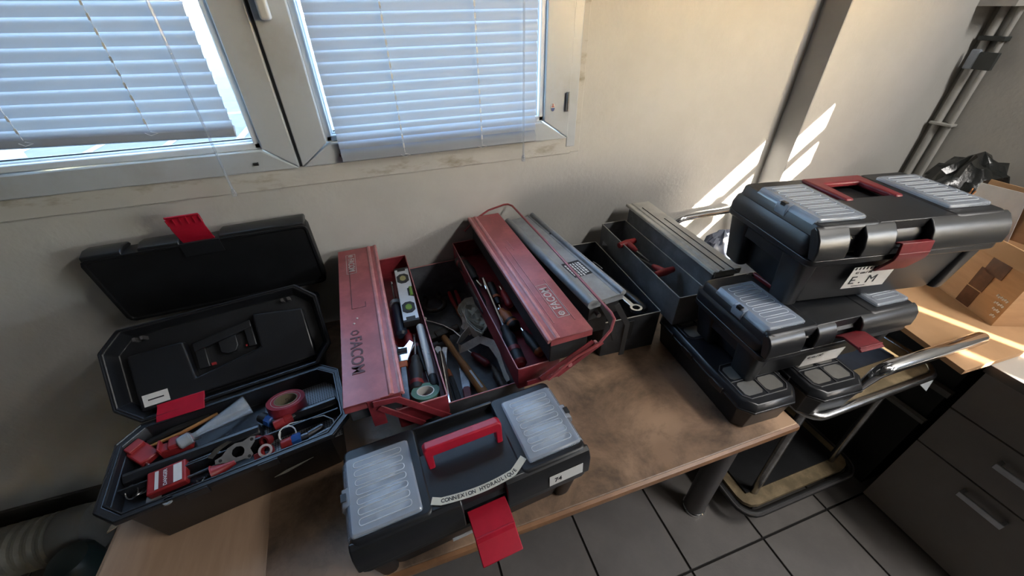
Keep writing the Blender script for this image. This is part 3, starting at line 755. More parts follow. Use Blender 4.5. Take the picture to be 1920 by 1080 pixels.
def plastic_toolbox(label, loc, rz, L, D, H, rim, tL, tD, cl, cr, rec, latch, lx, handle, slot=None, mats=('black_plastic',), film=False):
    t = thing('plastic_toolbox', label, 'tool box', loc, rz)
    m = mats[0]
    b = MB().loft([(0, L - .10, D - .075, .02), (.006, L - .094, D - .07, .02), (rim - .03, L - .066, D - .045, .02), (rim - .012, L - .06, D - .04, .02)])
    for sx in (-1, 1):
        for sy in (-1, 1):
            xo = sx * (L / 2 - .038); yo = sy * (D / 2 - .057)
            b.loft([(0, .030, .058, .012, xo, yo), (.004, .034, .062, .012, xo, yo), (rim - .012, .046, .070, .012, sx * (L / 2 - .028), sy * (D / 2 - .050))])
        b.bb(sx * (L / 2 - .034) - .02, sx * (L / 2 - .034) + .02, -D / 2 + .03, D / 2 - .03, rim - .052, rim - .012)
    body = part('tub', b, m, t, bevel=.002)
    part('tub_rim', MB().loft([(rim - .022, L - .018, D - .018, .016), (rim - .014, L - .002, D - .002, .018), (rim - .001, L - .002, D - .002, .018)]), 'black_smooth', body, bevel=.0012)
    dk_ = .020
    c = MB().loft([(rim, L - .002, D - .022, .018, 0, .010), (rim + .018, L, D - .022, .02, 0, .010), (H - .034, (L + tL) / 2 + .003, tD + .012, .022, 0, .008), (H - dk_, tL - .002, tD - .012, .02, 0, .005)])
    lid = part('lid', c, m, t, bevel=.0015)
    rx0, rx1, ry0, ry1 = rec
    d = MB()
    d.loft([(H - dk_ - .006, rx0 + tL / 2 + .004, tD - .004, .012, (rx0 - tL / 2) / 2 - .002, 0), (H - .006, rx0 + tL / 2, tD - .004, .012, (rx0 - tL / 2) / 2, 0), (H, rx0 + tL / 2 - .008, tD - .014, .010, (rx0 - tL / 2) / 2, 0)])
    d.loft([(H - dk_ - .006, tL / 2 - rx1 + .004, tD - .004, .012, (rx1 + tL / 2) / 2 + .002, 0), (H - .006, tL / 2 - rx1, tD - .004, .012, (rx1 + tL / 2) / 2, 0), (H, tL / 2 - rx1 - .008, tD - .014, .010, (rx1 + tL / 2) / 2, 0)])
    d.bb(rx0 - .006, rx1 + .006, -tD / 2 + .006, ry0, H - dk_ - .004, H - .0015)
    d.bb(rx0 - .006, rx1 + .006, ry1, tD / 2 - .004, H - dk_ - .004, H - .0015)
    part('lid_deck', d, m, lid, bevel=.002)
    part('handle_well', MB().bb(rx0 - .002, rx1 + .002, ry0 - .002, ry1 + .002, H - dk_ - .002, H - dk_ + .0012), 'black_matte', lid, smooth=False)
    # proud front panels with the notches left open between them
    prof = [(-tD / 2 + .010, H - .001), (-tD / 2 - .000, H - .006), (-(tD + D) / 4 - .004, (H + rim) / 2 + .012), (-D / 2 - .002, rim + .024), (-D / 2 - .002, rim + .001), (-D / 2 + .014, rim + .001), (-tD / 2 + .018, H - .012)]
    xs = [-L / 2 + .004]
    if slot: xs += [slot[0], slot[1]]
    xs += [lx[0], lx[1], L / 2 - .004]
    for i in range(0, len(xs), 2):
        part('lid_front_panel', MB().prism(prof, xs[i], xs[i + 1], 'yz'), 'black_smooth' if m == 'black_plastic' else m, lid, bevel=.003, bseg=3)
    l0, l1 = lx[0] + .004, lx[1] - .004
    if latch == 'closed':
        p = [(-D / 2 + .004, H - .045), (-D / 2 - .008, rim + .030), (-D / 2 - .012, rim + .004), (-D / 2 - .011, rim - .008), (-D / 2 + .012, rim - .050)]; lm = 'red_worn_plastic'
    elif latch == 'half':
        p = [(-D / 2 + .004, rim + .018), (-D / 2 - .012, rim + .030), (-D / 2 - .050, rim + .030), (-D / 2 - .058, rim + .026)]; lm = 'red_worn_plastic'
    else:
        p = [(-D / 2 + .004, rim + .034), (-D / 2 - .018, rim + .036), (-D / 2 - .042, rim + .030), (-D / 2 - .046, rim + .022), (-D / 2 - .078, rim + .008)]; lm = 'red_plastic'
    la = part('latch', MB().prism(ribbon(p, .006), l0, l1, 'yz'), lm, t, bevel=.0015)
    part('latch_ridge', MB().cyl((l0 + .001, p[2][0] - .001, p[2][1] + .003), (l1 - .001, p[2][0] - .001, p[2][1] + .003), .0022, n=8), lm, la)
    if handle == 'up':
        hm = MB().prism([(-.072, .0), (-.060, .0), (-.060, .036), (.062, .036), (.062, .0), (.074, .0), (.076, .052), (.070, .058), (-.070, .058), (-.076, .052)], -.010, .010, 'xz')
        ho = part('handle', hm, 'red_plastic', t, bevel=.003, bseg=3); ho.location = (0, -.004, H - .012); ho.rotation_euler = (R(-12), 0, 0)
    else:
        y1_ = ry1 + .008
        hm = MB().prism([(rx0 + .012, ry0 - .012), (rx0 + .034, ry0 - .012), (rx0 + .040, y1_ - .040), (rx1 - .040, y1_ - .040), (rx1 - .034, ry0 - .012), (rx1 - .012, ry0 - .012), (rx1 - .006, y1_), (rx0 + .006, y1_)], H - .012, H + .003)
        part('handle', hm, 'red_worn_plastic', t, bevel=.005, bseg=3)
    clear_lid(t, *cl, H, -1, film=film)
    clear_lid(t, *cr, H, 1, film=film)
    return t
def sticker(parent, name, cx, y, cz, w, h, tilt, m='paper', curl=0.0, t=.0008):
    e = part(name, MB().bb(-w / 2, w / 2, -t, 0, -h / 2, h / 2), m, parent, smooth=False)
    e.location = (cx, y, cz); e.rotation_euler = (tilt, curl, 0)
    return e

cx1 = plastic_toolbox('closed black tool box with raised bright red handle and hydraulic connection label', (.040, .433, T + .0002), R(4.6), .450, .200, .190, .122, .436, .186,
    (-.214, -.098, -.080, .063), (.100, .212, -.076, .068), (-.080, .080, .022, .082), 'open', (-.034, .046), 'up', film=True)
# curved paper strip with the hydraulic connection label
TS = MB(); rows = []
n = 24
def tape_pt(u):
    x = -.082 + .178 * u
    y = -.074 - .010 * math.sin(PI * u) + (.010 if u < .06 else 0) * 0
    if u > .84: y += (u - .84) * .09
    if u < .08: y += (.08 - u) * .06
    return x, y
pth = [(*tape_pt(k / n), .1905) for k in range(n + 1)]
sp = part('label_strip', MB().strip(pth, .013, .0006, (0, 1, 0)), 'paper_tape', cx1, smooth=False)
msg = 'CONNEXION HYDRAULIQUE'
for i, ch in enumerate(msg):
    if ch == ' ': continue
    u = .10 + .76 * i / (len(msg) - 1)
    x, y = tape_pt(u); x2, y2 = tape_pt(u + .02)
    text('letter', ch, .0092, 'ink', sp, (x, y, .1910), (0, 0, math.atan2(y2 - y, x2 - x)), .0002, True)
lb = sticker(cx1, 'number_label', .166, -.1035, .152, .072, .027, R(-6))
text('label_number', '74', .016, 'ink', lb, (-.018, -.0012, -.001), (R(90), 0, 0), .0002, True)
sticker(cx1, 'blank_label', -.026, -.094, .075, .075, .018, R(6))

tb = plastic_toolbox('top black tool box of the stack, dark red folded handle, note on its front', (1.082, .573, .9345), R(-9.6), .486, .296, .212, .142, .466, .258,
    (-.225, -.108, -.108, .078), (.108, .222, -.098, .086), (-.082, .098, -.004, .112), 'closed', (-.052, .036), 'flat', slot=(-.164, -.128))
nt_ = sticker(tb, 'note_paper', -.045, -.1325, .073, .112, .062, R(4.5))
for i in range(11):
    part('punch_hole', MB().bb(-.052 + i * .0095, -.048 + i * .0095, -.0012, -.0007, .024, .031), 'ink', nt_, smooth=False)
text('note_writing', 'E . M', .032, 'ink', nt_, (-.012, -.0013, -.008), (R(90), 0, 0), .0002, False, 1.1)
text('note_writing', '41 cm / 16"', .010, 'ink', nt_, (-.022, -.0013, .015), (R(90), 0, 0), .0002)
part('underline', MB().bb(-.032, .004, -.0012, -.0008, -.026, -.0245), 'ink', nt_, smooth=False)

mb_ = plastic_toolbox('middle black tool box of the stack, red latch flipped open, paper label', (.962, .527, .7505), R(-3.4), .446, .256, .173, .114, .430, .236,
    (-.208, -.105, -.100, .070), (.105, .208, -.100, .070), (-.075, .075, -.004, .100), 'half', (-.030, .044), 'flat', slot=(-.120, -.086))
nl = sticker(mb_, 'paper_label', -.005, -.1145, .050, .120, .042, R(4.5))
text('label_writing', '41 cm / 16"', .010, 'ink', nl, (-.03, -.0013, .012), (R(90), 0, 0), .0002)

# ------------------------------------------------------------------ the two flat organiser cases under the stack
def organiser(label, loc, rz):
    t = thing('organiser_case', label, 'organiser', loc, rz, None)
    W_, L_, H_ = .172, .385, .098
    q = .023
    part('base', MB().loft([(0, W_ - .03, L_ - .035, .02), (.004, W_ - .024, L_ - .028, .02), (.069, W_ - .008, L_ - .010, .024), (.073, W_, L_, .026), (.079, W_, L_, .026)], 1), 'black_plastic', t, bevel=.002)
    ld = part('lid', MB().loft([(.0795, W_ - .002, L_ - .002, .026), (.083, W_ - .004, L_ - .004, .026), (.095, W_ - .016, L_ - .016, .026), (.0975, W_ - .022, L_ - .022, .024)], 1), 'black_smooth', t, bevel=.0015)
    for gy in (-1, 1):
        for ix in (-1, 1):
            for iy in (-1, 1):
                part('lid_pane', MB().loft([(.0968, .052, .042, .007, ix * .031, gy * .108 + iy * .026), (.0982, .052, .042, .007, ix * .031, gy * .108 + iy * .026)], 1), 'panel_grey', ld)
        rb = MB()
        rb.tube(rrect(0, gy * .108, .132, .112, .014, .0985, 1), .0016, 6, closed=True)
        rb.cyl((-.064, gy * .108, .0985), (.064, gy * .108, .0985), .0014, n=6).cyl((0, gy * .108 - .054, .0985), (0, gy * .108 + .054, .0985), .0014, n=6)
        part('pane_ribs', rb, 'worktop_edge', ld)
    for sx in (-1, 1):
        for sy in (-.09, .03, .12):
            part('side_clip', MB().bb(sx * (W_ / 2 + .0015) - .003, sx * (W_ / 2 + .0015) + .003, sy - .022, sy + .022, .069, .087), 'black_smooth', t, bevel=.0015)
    return t
organiser('flat black organiser case standing on the desk end under the stack', (.792, .556, T + .0003), R(-2.5))
organiser('flat black organiser case standing on the trolley tray under the stack', (.985, .528, .6499), R(-3.5))

# ------------------------------------------------------------------ metal cantilever tool boxes
def tray_mb(x0, x1, y0, y1, z0, z1, t=.0018, r=.004, c=(0, 0)):
    w, l = x1 - x0, y1 - y0; cx, cy = (x0 + x1) / 2, (y0 + y1) / 2
    return MB().loft([(z0, w, l, r, cx, cy), (z1, w, l, r, cx, cy), (z1, w - 2 * t, l - 2 * t, r, cx, cy), (z0 + t, w - 2 * t, l - 2 * t, r, cx, cy)], 2)
def rim_mb(x0, x1, y0, y1, z, r=.0016):
    return MB().tube(rrect((x0 + x1) / 2, (y0 + y1) / 2, x1 - x0 - .0015, y1 - y0 - .0015, .004, z, 2), r, 6, closed=True)

rb_ = thing('metal_toolbox', 'open red metal cantilever tool box with trays spread and lids worn pink', 'tool box', (.09, .875, T + .0003), R(2.2))
HL = .305
bs = part('base_tray', tray_mb(-.118, .118, -.292, HL, 0, .15), 'tray_blue', rb_)
part('tray_rim', rim_mb(-.118, .118, -.292, HL, .15), 'red_highlight', bs)
ml = part('middle_tray', tray_mb(-.178, -.070, -.315, HL, .148, .206), 'red_inner', rb_)
part('tray_rim', rim_mb(-.178, -.070, -.315, HL, .206), 'red_highlight', ml)
mr = part('middle_tray', tray_mb(.092, .198, -.312, HL, .152, .216), 'red_inner', rb_)
part('tray_rim', rim_mb(.092, .198, -.312, HL, .216), 'red_highlight', mr)
def upper(x0, x1, ztop, inner, y0, y1, lid_m, wall_m, root, bead_m, zlow):
    u = part('upper_tray', MB().bb(x0 + .004, x1 - .004, y0 + .01, y1 - .006, zlow, ztop - .006), wall_m, root, bevel=.003)
    a = -1 if inner < 0 else 1
    ld = part('lid', MB().bb(x0, x1, y0, y1, ztop - .006, ztop).bb(x0, x1, y0, y0 + .0025, ztop - .018, ztop), lid_m, u, bevel=.0025)
    xi = x1 if inner > 0 else x0
    part('lid_bead', MB().prism([(xi - a * .004, ztop), (xi + a * .002, ztop + .003), (xi + a * .007, ztop + .001), (xi + a * .008, ztop - .007), (xi + a * .004, ztop - .009), (xi, ztop - .004)], y0, y1, 'xz').prism([(xi - a * .024, ztop - .0005), (xi - a * .020, ztop + .003), (xi - a * .015, ztop + .003), (xi - a * .011, ztop - .0005)], y0 + .002, y1 - .002, 'xz'), bead_m, ld, bevel=.0012)
    return u, ld
uL, lidL = upper(-.268, -.160, .262, 1, -.320, HL, 'red_paint', 'tray_dark', rb_, 'red_highlight', .205)
uR, lidR = upper(.160, .262, .300, -1, -.332, HL, 'red_paint', 'soot', rb_, 'red_highlight', .222)
# embossed outlines and lettering on the lids
e = MB().tube([(-.238, .225, .2622), (-.238, -.01, .2622), (-.205, -.01, .2622), (-.205, .01, .2622)], .0011, 5)
part('embossed_line', e, 'logo_dark', lidL)
e = MB()
for x, y0, y1 in ((.190, -.285, .03), (.2065, -.22, .075), (.222, .05, .11), (.240, -.29, -.12)):
    e.cyl((x, y0, .3004), (x, y1, .3004), .0012, n=6)
part('embossed_line', e, 'red_highlight', lidR)
def plaque(parent, x, y, z, w, h, s, sz, rz, mtext, mframe):
    f = MB()
    for k in (-1, 1):
        f.box((k * w / 2, 0, 0), (.0012, h, .0008)).box((0, k * h / 2, 0), (w, .0012, .0008))
    o = part('logo_frame', f, mframe, parent, smooth=False); o.location = (x, y, z); o.rotation_euler = (0, 0, rz)
    text('logo_letters', s, sz, mtext, o, (w * .06, 0, .0002), (0, 0, 0), .0004, True, .92)
    em = MB().ring(sz * .30, sz * .17, 0, .0006, 6, (-w * .41, 0, 0)).box((-w * .41, 0, .0003), (sz * .16, sz * .16, .0006))
    part('logo_emblem', em, mtext, o, smooth=False)
    return o
plaque(lidL, -.232, .215, .2626, .110, .026, 'FACOM', .0245, R(-90), 'logo_pale', 'logo_pale')
o = text('logo_letters', 'FACOM', .036, 'logo_dark', lidL, (-.236, -.180, .2626), (0, 0, R(-90)), .0004, True, .98)
part('logo_emblem', MB().ring(.010, .006, .2622, .2630, 6, (-.236, -.105, 0)), 'logo_dark', lidL, smooth=False)
part('rivet', MB().lathe([(.003, .262), (.002, .2635)], 8, 'z', (-.236, -.070, 0)).lathe([(.003, .262), (.002, .2635)], 8, 'z', (-.228, -.052, 0)), 'logo_pale', lidL)
plaque(lidR, .222, -.205, .3006, .130, .030, 'FACOM', .0285, R(90), 'logo_pale', 'logo_pale')
def flat_arm(p, w, t, parent, m, y, name='link_arm'):
    return part(name, MB().prism(ribbon(p, w), y, y + t, 'xz'), m, parent, bevel=.001)
ye = -.3245
flat_arm([(-.214, .256), (-.168, .252), (-.075, .150)], .016, .003, rb_, 'red_inner', ye - .003)
flat_arm([(-.206, .240), (-.130, .150)], .014, .003, rb_, 'red_inner', ye)
flat_arm([(-.212, .262), (-.212, .185)], .026, .003, rb_, 'red_inner', ye + .003)
flat_arm([(.135, .198), (.262, .268)], .014, .003, rb_, 'red_inner', -.340)
flat_arm([(.175, .195), (.285, .262)], .012, .003, rb_, 'red_inner', -.344)
flat_arm([(.105, .190), (.170, .190)], .014, .003, rb_, 'red_inner', -.336)
for rx_, rz_ in ((.268, .262), (.205, .222)):
    part('arm_rivet', MB().cyl((rx_, -.347, rz_), (rx_, -.335, rz_), .0055, n=10), 'red_highlight', rb_)
hp = [(.150, -.350, .200), (.215, -.350, .248), (.272, -.350, .270), (.300, -.345, .295), (.312, -.335, .315), (.314, -.318, .319), (.312, 0, .323), (.306, .285, .326), (.298, .305, .325), (.285, .314, .322), (.230, .316, .310), (.180, .314, .285), (.14, .312, .25)]
part('carry_handle', MB().tube(hp, .0034, 8), 'red_paint', rb_)

# ---- grey box
gb = thing('metal_toolbox', 'open grey metal cantilever tool box with black label between red box and stack', 'tool box', (.62, .922, T + .0003), R(-2.5))
bs = part('base_tray', tray_mb(-.10, .084, -.205, .235, 0, .135), 'tray_dark', gb)
part('tray_rim', rim_mb(-.10, .084, -.205, .235, .135), 'grey_warm_lit', bs)
mr2 = part('middle_tray', tray_mb(.106, .205, -.238, .245, .103, .203), 'grey_paint', gb)
part('tray_rim', rim_mb(.106, .205, -.238, .245, .203), 'grey_warm_lit', mr2)
ml2 = part('middle_tray', tray_mb(-.205, -.112, -.230, .235, .137, .203), 'soot', gb)
u2, l2 = upper(.204, .290, .269, -1, -.236, .245, 'grey_warm_lit', 'grey_paint', gb, 'grey_warm_lit', .170)
part('lid_groove', MB().bb(.236, .2385, -.23, .20, .2688, .2705).bb(.262, .2645, -.25, .10, .2688, .2705), 'soot', l2, smooth=False)
# left lid sits skewed
skew = bpy.data.objects.new('upper_tray', MB().bb(-.046, .046, -.252, .245, -.066, -.006).mesh('upper_tray')); C.objects.link(skew); skew.data.materials.append(M['soot'])
skew.parent = gb; skew.location = (-.178, .0, .274); skew.rotation_euler = (0, 0, R(9.0))
gl = part('lid', MB().bb(-.050, .050, -.262, .25, -.006, 0).bb(-.05, .05, -.262, -.2595, -.02, 0), 'blue_grey_lid', skew, bevel=.002)
part('lid_bead', MB().cyl((.048, -.262, .001), (.048, .25, .001), .0085, n=12), 'blue_grey_lid', gl)
part('lid_bead', MB().cyl((-.046, -.262, -.006), (-.046, .25, -.006), .014, n=14), 'blue_grey_lid', gl)
part('lid_bead', MB().cyl((.032, -.258, -.0006), (.032, .246, -.0006), .0022, n=8), 'blue_grey_lid', gl)
lbk = part('maker_label', MB().bb(-.026, .030, -.150, -.075, .0002, .0008), 'ink', gl, smooth=False)
wl = MB()
random.seed(3)
for i in range(6):
    x = .022 - i * .0085; y = -.085; 
    while y > -.140:
        l_ = random.uniform(.004, .012); wl.bb(x - (.0022 if i else .0032), x + (.0022 if i else .0032), y - l_, y, .0008, .0011); y -= l_ + .0025
part('label_print', wl, 'ink_white', lbk, smooth=False)
part('rivet', MB().lathe([(.004, 0), (.003, .002)], 8, 'z', (.036, .10, 0)), 'ink', gl)
flat_arm([(-.155, .262), (-.120, .200), (-.095, .120)], .016, .003, gb, 'soot', -.262)
flat_arm([(-.115, .255), (-.070, .175), (-.070, .060)], .016, .003, gb, 'soot', -.268)
flat_arm([(-.02, .13), (-.02, .06)], .022, .003, gb, 'soot', -.215)
part('arm_rivet', MB().cyl((-.165, -.275, .235), (-.165, -.258, .235), .006, n=10), 'steel_dark', gb)

# ------------------------------------------------------------------ tools
def screwdriver(label, tail, tip, hl, hr, sr, hm, band=None, bandpos=.75, cat='screwdriver', cap=None, blade=True, group=None):
    t = thing('screwdriver', label, cat, group=group)
    L = aim(t, tail, tip)
    h = part('handle', MB().lathe([(hr * .55, 0), (hr * .95, .006), (hr, hl * .22), (hr * .88, hl * .45), (hr * 1.02, hl * .66), (hr * .62, hl * .86), (hr * .66, hl * .95), (hr * .5, hl)], 10, 'x'), hm, t)
    if band: part('handle_band', MB().lathe([(hr * 1.0, hl * (bandpos - .05)), (hr * 1.03, hl * bandpos), (hr * 1.0, hl * (bandpos + .05))], 10, 'x'), band, h)
    if cap: part('end_cap', MB().lathe([(hr * .3, -.002), (hr * .7, -.001), (hr * .98, .005), (hr * 1.0, .012)], 10, 'x'), cap, h)
    if L > hl + .005:
        s_ = MB().cyl((hl - .004, 0, 0), (L - .008, 0, 0), sr, n=8)
        s_.add([(L - .009, -sr, -sr), (L - .009, sr, -sr), (L - .009, sr, sr), (L - .009, -sr, sr), (L, -sr * 1.3, -.0006), (L, sr * 1.3, -.0006), (L, sr * 1.3, .0006), (L, -sr * 1.3, .0006)], [(0, 1, 2, 3), (4, 7, 6, 5), (0, 4, 5, 1), (1, 5, 6, 2), (2, 6, 7, 3), (3, 7, 4, 0)])
        part('shaft', s_, 'chrome', t)
    return t

# spirit level in the left red tray
sv = thing('spirit_level', 'short aluminium spirit level with three vials lying in the red tray', 'spirit level')
L_ = aim(sv, (-.012, .835, .837), (-.014, 1.092, .846))
b = MB().loft([(0, .25, .042, .002, .125, 0), (.018, .25, .042, .002, .125, 0)], 1)
body = part('body', b, 'level_alu', sv, bevel=.0015)
for x in (.055, .195):
    fr_ = part('vial_frame', MB().loft([(.0178, .046, .034, .010, x, 0), (.0200, .046, .034, .010, x, 0)], 1), 'rubber', body)
    part('vial', MB().loft([(.0198, .026, .018, .006, x, 0), (.0212, .024, .016, .006, x, 0)], 1), 'green_vial' if x < .1 else 'yellow_vial', fr_)
part('vial_window', MB().prism([(.10, -.0212), (.108, -.006), (.142, -.006), (.15, -.0212)], .0179, .0186), 'black_matte', body, smooth=False)
part('vial', MB().cyl((.106, -.015, .0185), (.144, -.015, .0185), .005, n=10), 'green_vial', body)
part('end_cap', MB().bb(-.004, .004, -.021, .021, .0, .019).bb(.004, .016, -.012, .012, .0180, .0188), 'rubber', body, bevel=.001)
part('end_cap', MB().bb(.246, .254, -.021, .021, .0, .019).bb(.236, .248, -.012, .012, .0180, .0188), 'rubber', body, bevel=.001)

screwdriver('screwdriver with grey collar and navy grip beside the spirit level', (-.044, .815, .824), (-.050, 1.08, .828), .16, .017, .004, 'navy_rubber', 'label_grey', .88)
screwdriver('black screwdriver with red bands and tip pointing to the wall in the red tray', (-.030, .615, .823), (-.012, .815, .823), .115, .0165, .0035, 'rubber', 'red_rubber', .22)
screwdriver('thin black precision screwdriver beside the flecked white file handle', (-.010, .785, .818), (.001, .628, .816), .105, .0055, .0015, 'rubber', 'red_rubber', .12)
screwdriver('small red handled screwdriver under the spirit level', (-.028, .765, .816), (-.028, .88, .814), .075, .013, .003, 'red_rubber')
rd = thing('file_handle', 'white paint-flecked round bar with dark end in the red tray', 'bar')
aim(rd, (.006, .826, .838), (.011, .615, .826))
part('bar', MB().lathe([(.007, 0), (.0095, .004), (.0095, .172), (.008, .176)], 14, 'x'), 'white_flecked', rd)
part('socket', MB().lathe([(.0085, .176), (.0105, .180), (.0105, .205), (.009, .21)], 12, 'x'), 'rubber', rd)
# adjustable wrench
aw = thing('adjustable_wrench', 'chrome adjustable wrench with dark handle at the near end of the red tray', 'wrench')
aim(aw, (-.056, .600, .820), (-.046, .785, .828))
hw = part('handle', MB().prism([(0, -.010), (.10, -.007), (.118, -.010), (.118, .010), (.10, .007), (0, .010), (-.006, 0)], -.005, .006), 'steel_dark', aw, bevel=.002)
part('orange_sleeve', MB().prism([(.098, -.0095), (.122, -.0095), (.122, .0095), (.098, .0095)], -.006, .0075), 'orange_rubber', hw, bevel=.001)
part('jaw_head', MB().prism([(.115, -.012), (.145, -.022), (.172, -.030), (.185, -.020), (.170, -.010), (.162, -.003), (.166, .010), (.186, .018), (.180, .028), (.150, .026), (.115, .012)], -.004, .008), 'chrome', aw, bevel=.002)
part('worm_screw', MB().cyl((.148, -.012, .004), (.148, .012, .004), .0075, n=10).bb(.138, .158, -.012, .012, .0075, .009), 'rubber', aw)
# green tape roll
gt = thing('tape_roll', 'roll of green adhesive tape at the near end of the red tray', 'tape', (-.012, .598, .829)); gt.rotation_euler = (R(-14), R(4), 0)
part('tape', MB().ring(.031, .019, -.010, .010), 'green_tape', gt)
part('core', MB().ring(.0192, .017, -.0104, .0104), 'pale_vinyl', gt)

# base tray tools
sh_ = thing('shackle', 'rusty dark iron bow shackle at the back of the base tray', 'shackle', (.075, 1.118, .664)); sh_.rotation_euler = (0, R(-4), R(3))
part('bow', MB().tube([(-.026, .072, .006), (-.022, .04, .008)] + [(.036 * math.cos(R(a)), .0 + .036 * math.sin(R(a)), .010) for a in range(150, 391, 20)] + [(.022, .04, .008), (.026, .072, .006)], .0085, 10), 'iron_rust', sh_)
part('pin', MB().cyl((-.045, .070, .006), (.042, .070, .006), .006, n=10), 'iron_rust', sh_)
hm_ = thing('hammer', 'claw hammer with varnished wooden handle lying across the base tray', 'hammer')
aim(hm_, (.143, .645, .682), (.060, .965, .690))
part('handle', MB().lathe([(.010, 0), (.0135, .004), (.0150, .05), (.0125, .13), (.0105, .20), (.0115, .27), (.0105, .295)], 12, 'x', (0, 0, 0), .85, 1.15), 'wood_handle', hm_)
part('head', MB().bb(.285, .315, -.020, .020, -.014, .014).cyl((.30, -.058, 0), (.30, -.02, 0), .0145, .012, 14).prism([(.288, .018), (.312, .018), (.306, .060), (.298, .078), (.292, .060)], -.007, .010), 'iron_rust', hm_, bevel=.002)
part('handle_print', MB().bb(.04, .11, -.003, .003, .0165, .0172), 'pale_vinyl', hm_, smooth=False)
cwr = thing('combination_wrench', 'slim chrome wrench arching across the base tray behind the hammer', 'wrench', (.078, .945, .700))
pp = [(-.050, .060, 0), (-.028, .038, .004), (0, .010, .006), (.026, -.026, .006), (.048, -.074, .004)]
part('shank', MB().strip(pp, .010, .004, (0, 0, 1)), 'chrome', cwr, bevel=.001)
part('ring_end', MB().ring(.012, .007, -.004, .006, 16, (-.056, .066, 0)), 'chrome', cwr)
pl_ = thing('slip_joint_pliers', 'slip-joint pliers with orange and black grips beside the steel tube', 'pliers')
aim(pl_, (.046, .640, .690), (.052, .875, .694))
part('jaw', MB().prism([(.150, -.008), (.190, -.014), (.225, -.022), (.232, -.008), (.214, .000), (.205, .006), (.150, .004)], -.004, .006), 'steel', pl_, bevel=.0015)
part('jaw', MB().prism([(.150, .004), (.200, .010), (.225, .018), (.238, .010), (.232, -.002), (.222, -.004), (.205, .002), (.150, -.006)], .001, .009), 'steel', pl_, bevel=.0015)
for s in (-1, 1):
    g_ = part('grip', MB().tube([(0, s * .016, 0), (.04, s * .017, 0), (.10, s * .012, 0), (.125, s * .008, 0)], [.007, .0085, .008, .0065], 8), 'rubber', pl_)
    part('grip_collar', MB().tube([(.112, s * .010, 0), (.138, s * .006, 0)], .0088, 8), 'orange_rubber', g_)
    part('handle_bar', MB().tube([(.12, s * .008, 0), (.165, s * .003, 0)], .0055, 8), 'steel', g_)
tb_ = thing('steel_tube', 'bright steel tube lying lengthwise in the base tray', 'tube')
aim(tb_, (.037, .622, .706), (.050, .845, .702))
part('tube', MB().lathe([(.0095, 0), (.0105, .001), (.0105, .21), (.0085, .217), (.0078, .224)], 16, 'x'), 'chrome', tb_)
part('scale_rings', MB().ring(.0108, .0100, 0, .0008, 16), 'steel_dark', tb_).rotation_euler = (0, R(90), 0)
kn = thing('knife', 'flat bladed knife with dark red handle beside the hammer handle', 'knife')
aim(kn, (.088, .655, .676), (.105, .815, .676))
part('handle', MB().prism([(0, -.010), (.055, -.011), (.062, -.006), (.062, .006), (.055, .011), (0, .009), (-.004, 0)], -.005, .006), 'red_rubber', kn, bevel=.002)
part('blade', MB().prism([(.058, -.010), (.150, -.013), (.162, .004), (.150, .012), (.058, .011)], -.001, .001), 'steel_dark', kn, smooth=False)
rp_ = thing('red_pliers', 'red handled pliers at the back of the base tray beside the strap', 'pliers')
aim(rp_, (.146, 1.165, .678), (.150, 1.005, .678))
for s in (-1, 1):
    part('grip', MB().tube([(0, s * .012, 0), (.05, s * .012, 0), (.10, s * .007, 0)], [.006, .0075, .006], 8), 'red_item', rp_)
part('jaw', MB().prism([(.095, -.011), (.125, -.012), (.160, -.004), (.160, .004), (.125, .012), (.095, .011)], -.005, .005), 'orange_rubber', rp_, bevel=.001)
screwdriver('dark stubby handled tool at the right side of the base tray', (.194, .665, .676), (.184, .775, .678), .095, .015, .003, 'iron_rust')
screwdriver('small red handled tool half hidden under the white strap', (.176, .780, .672), (.125, .872, .672), .07, .012, .003, 'red_rubber')
# white webbing strap, crumpled with a loose tail
stp = thing('webbing_strap', 'cream webbing strap crumpled in the base tray with a curling loose tail', 'strap', (.165, .94, .668))
b = MB()
def wave(pts, w, ups): b.strip(pts, w, .0016, ups)
for i in range(5):
    a0 = i * .55; pts = []; ups = []
    for k in range(9):
        a = a0 + k * .52
        pts.append((.036 * math.cos(a) * (1 - .06 * i) + .012, .052 * math.sin(a) - .020 * (i - 2), .040 + .014 * i * .6 + .012 * math.sin(a * 1.7 + i)))
        ups.append((.35 * math.cos(a * 1.3), .35 * math.sin(a), .9 - .3 * math.sin(a + i)))
    wave(pts, .042, ups)
part('crumpled_webbing', b, 'webbing', stp)
core_ = crumple('webbing_bundle', None, None, (.012, .0, .042), .042, 'webbing', 4.4, (.95, 1.25, .75), .55, 30, freq=3.4, floor_z=-.038); core_.parent = stp
b = MB()
pts = []
for p in ((-.010, -.045, .060), (-.045, -.078, .058), (-.062, -.088, .048), (-.058, -.102, .036), (-.030, -.098, .040), (.004, -.100, .056), (.030, -.130, .058), (.044, -.175, .044), (.046, -.215, .022), (.040, -.245, .012)): pts.append(p)
wave(pts, .025, [(.2, .3, .9)] * 3 + [(.1, .5, .85)] * 2 + [(.3, .6, .7)] * 3 + [(.5, .2, .8)] * 2)
part('loose_tail', b, 'webbing', stp)

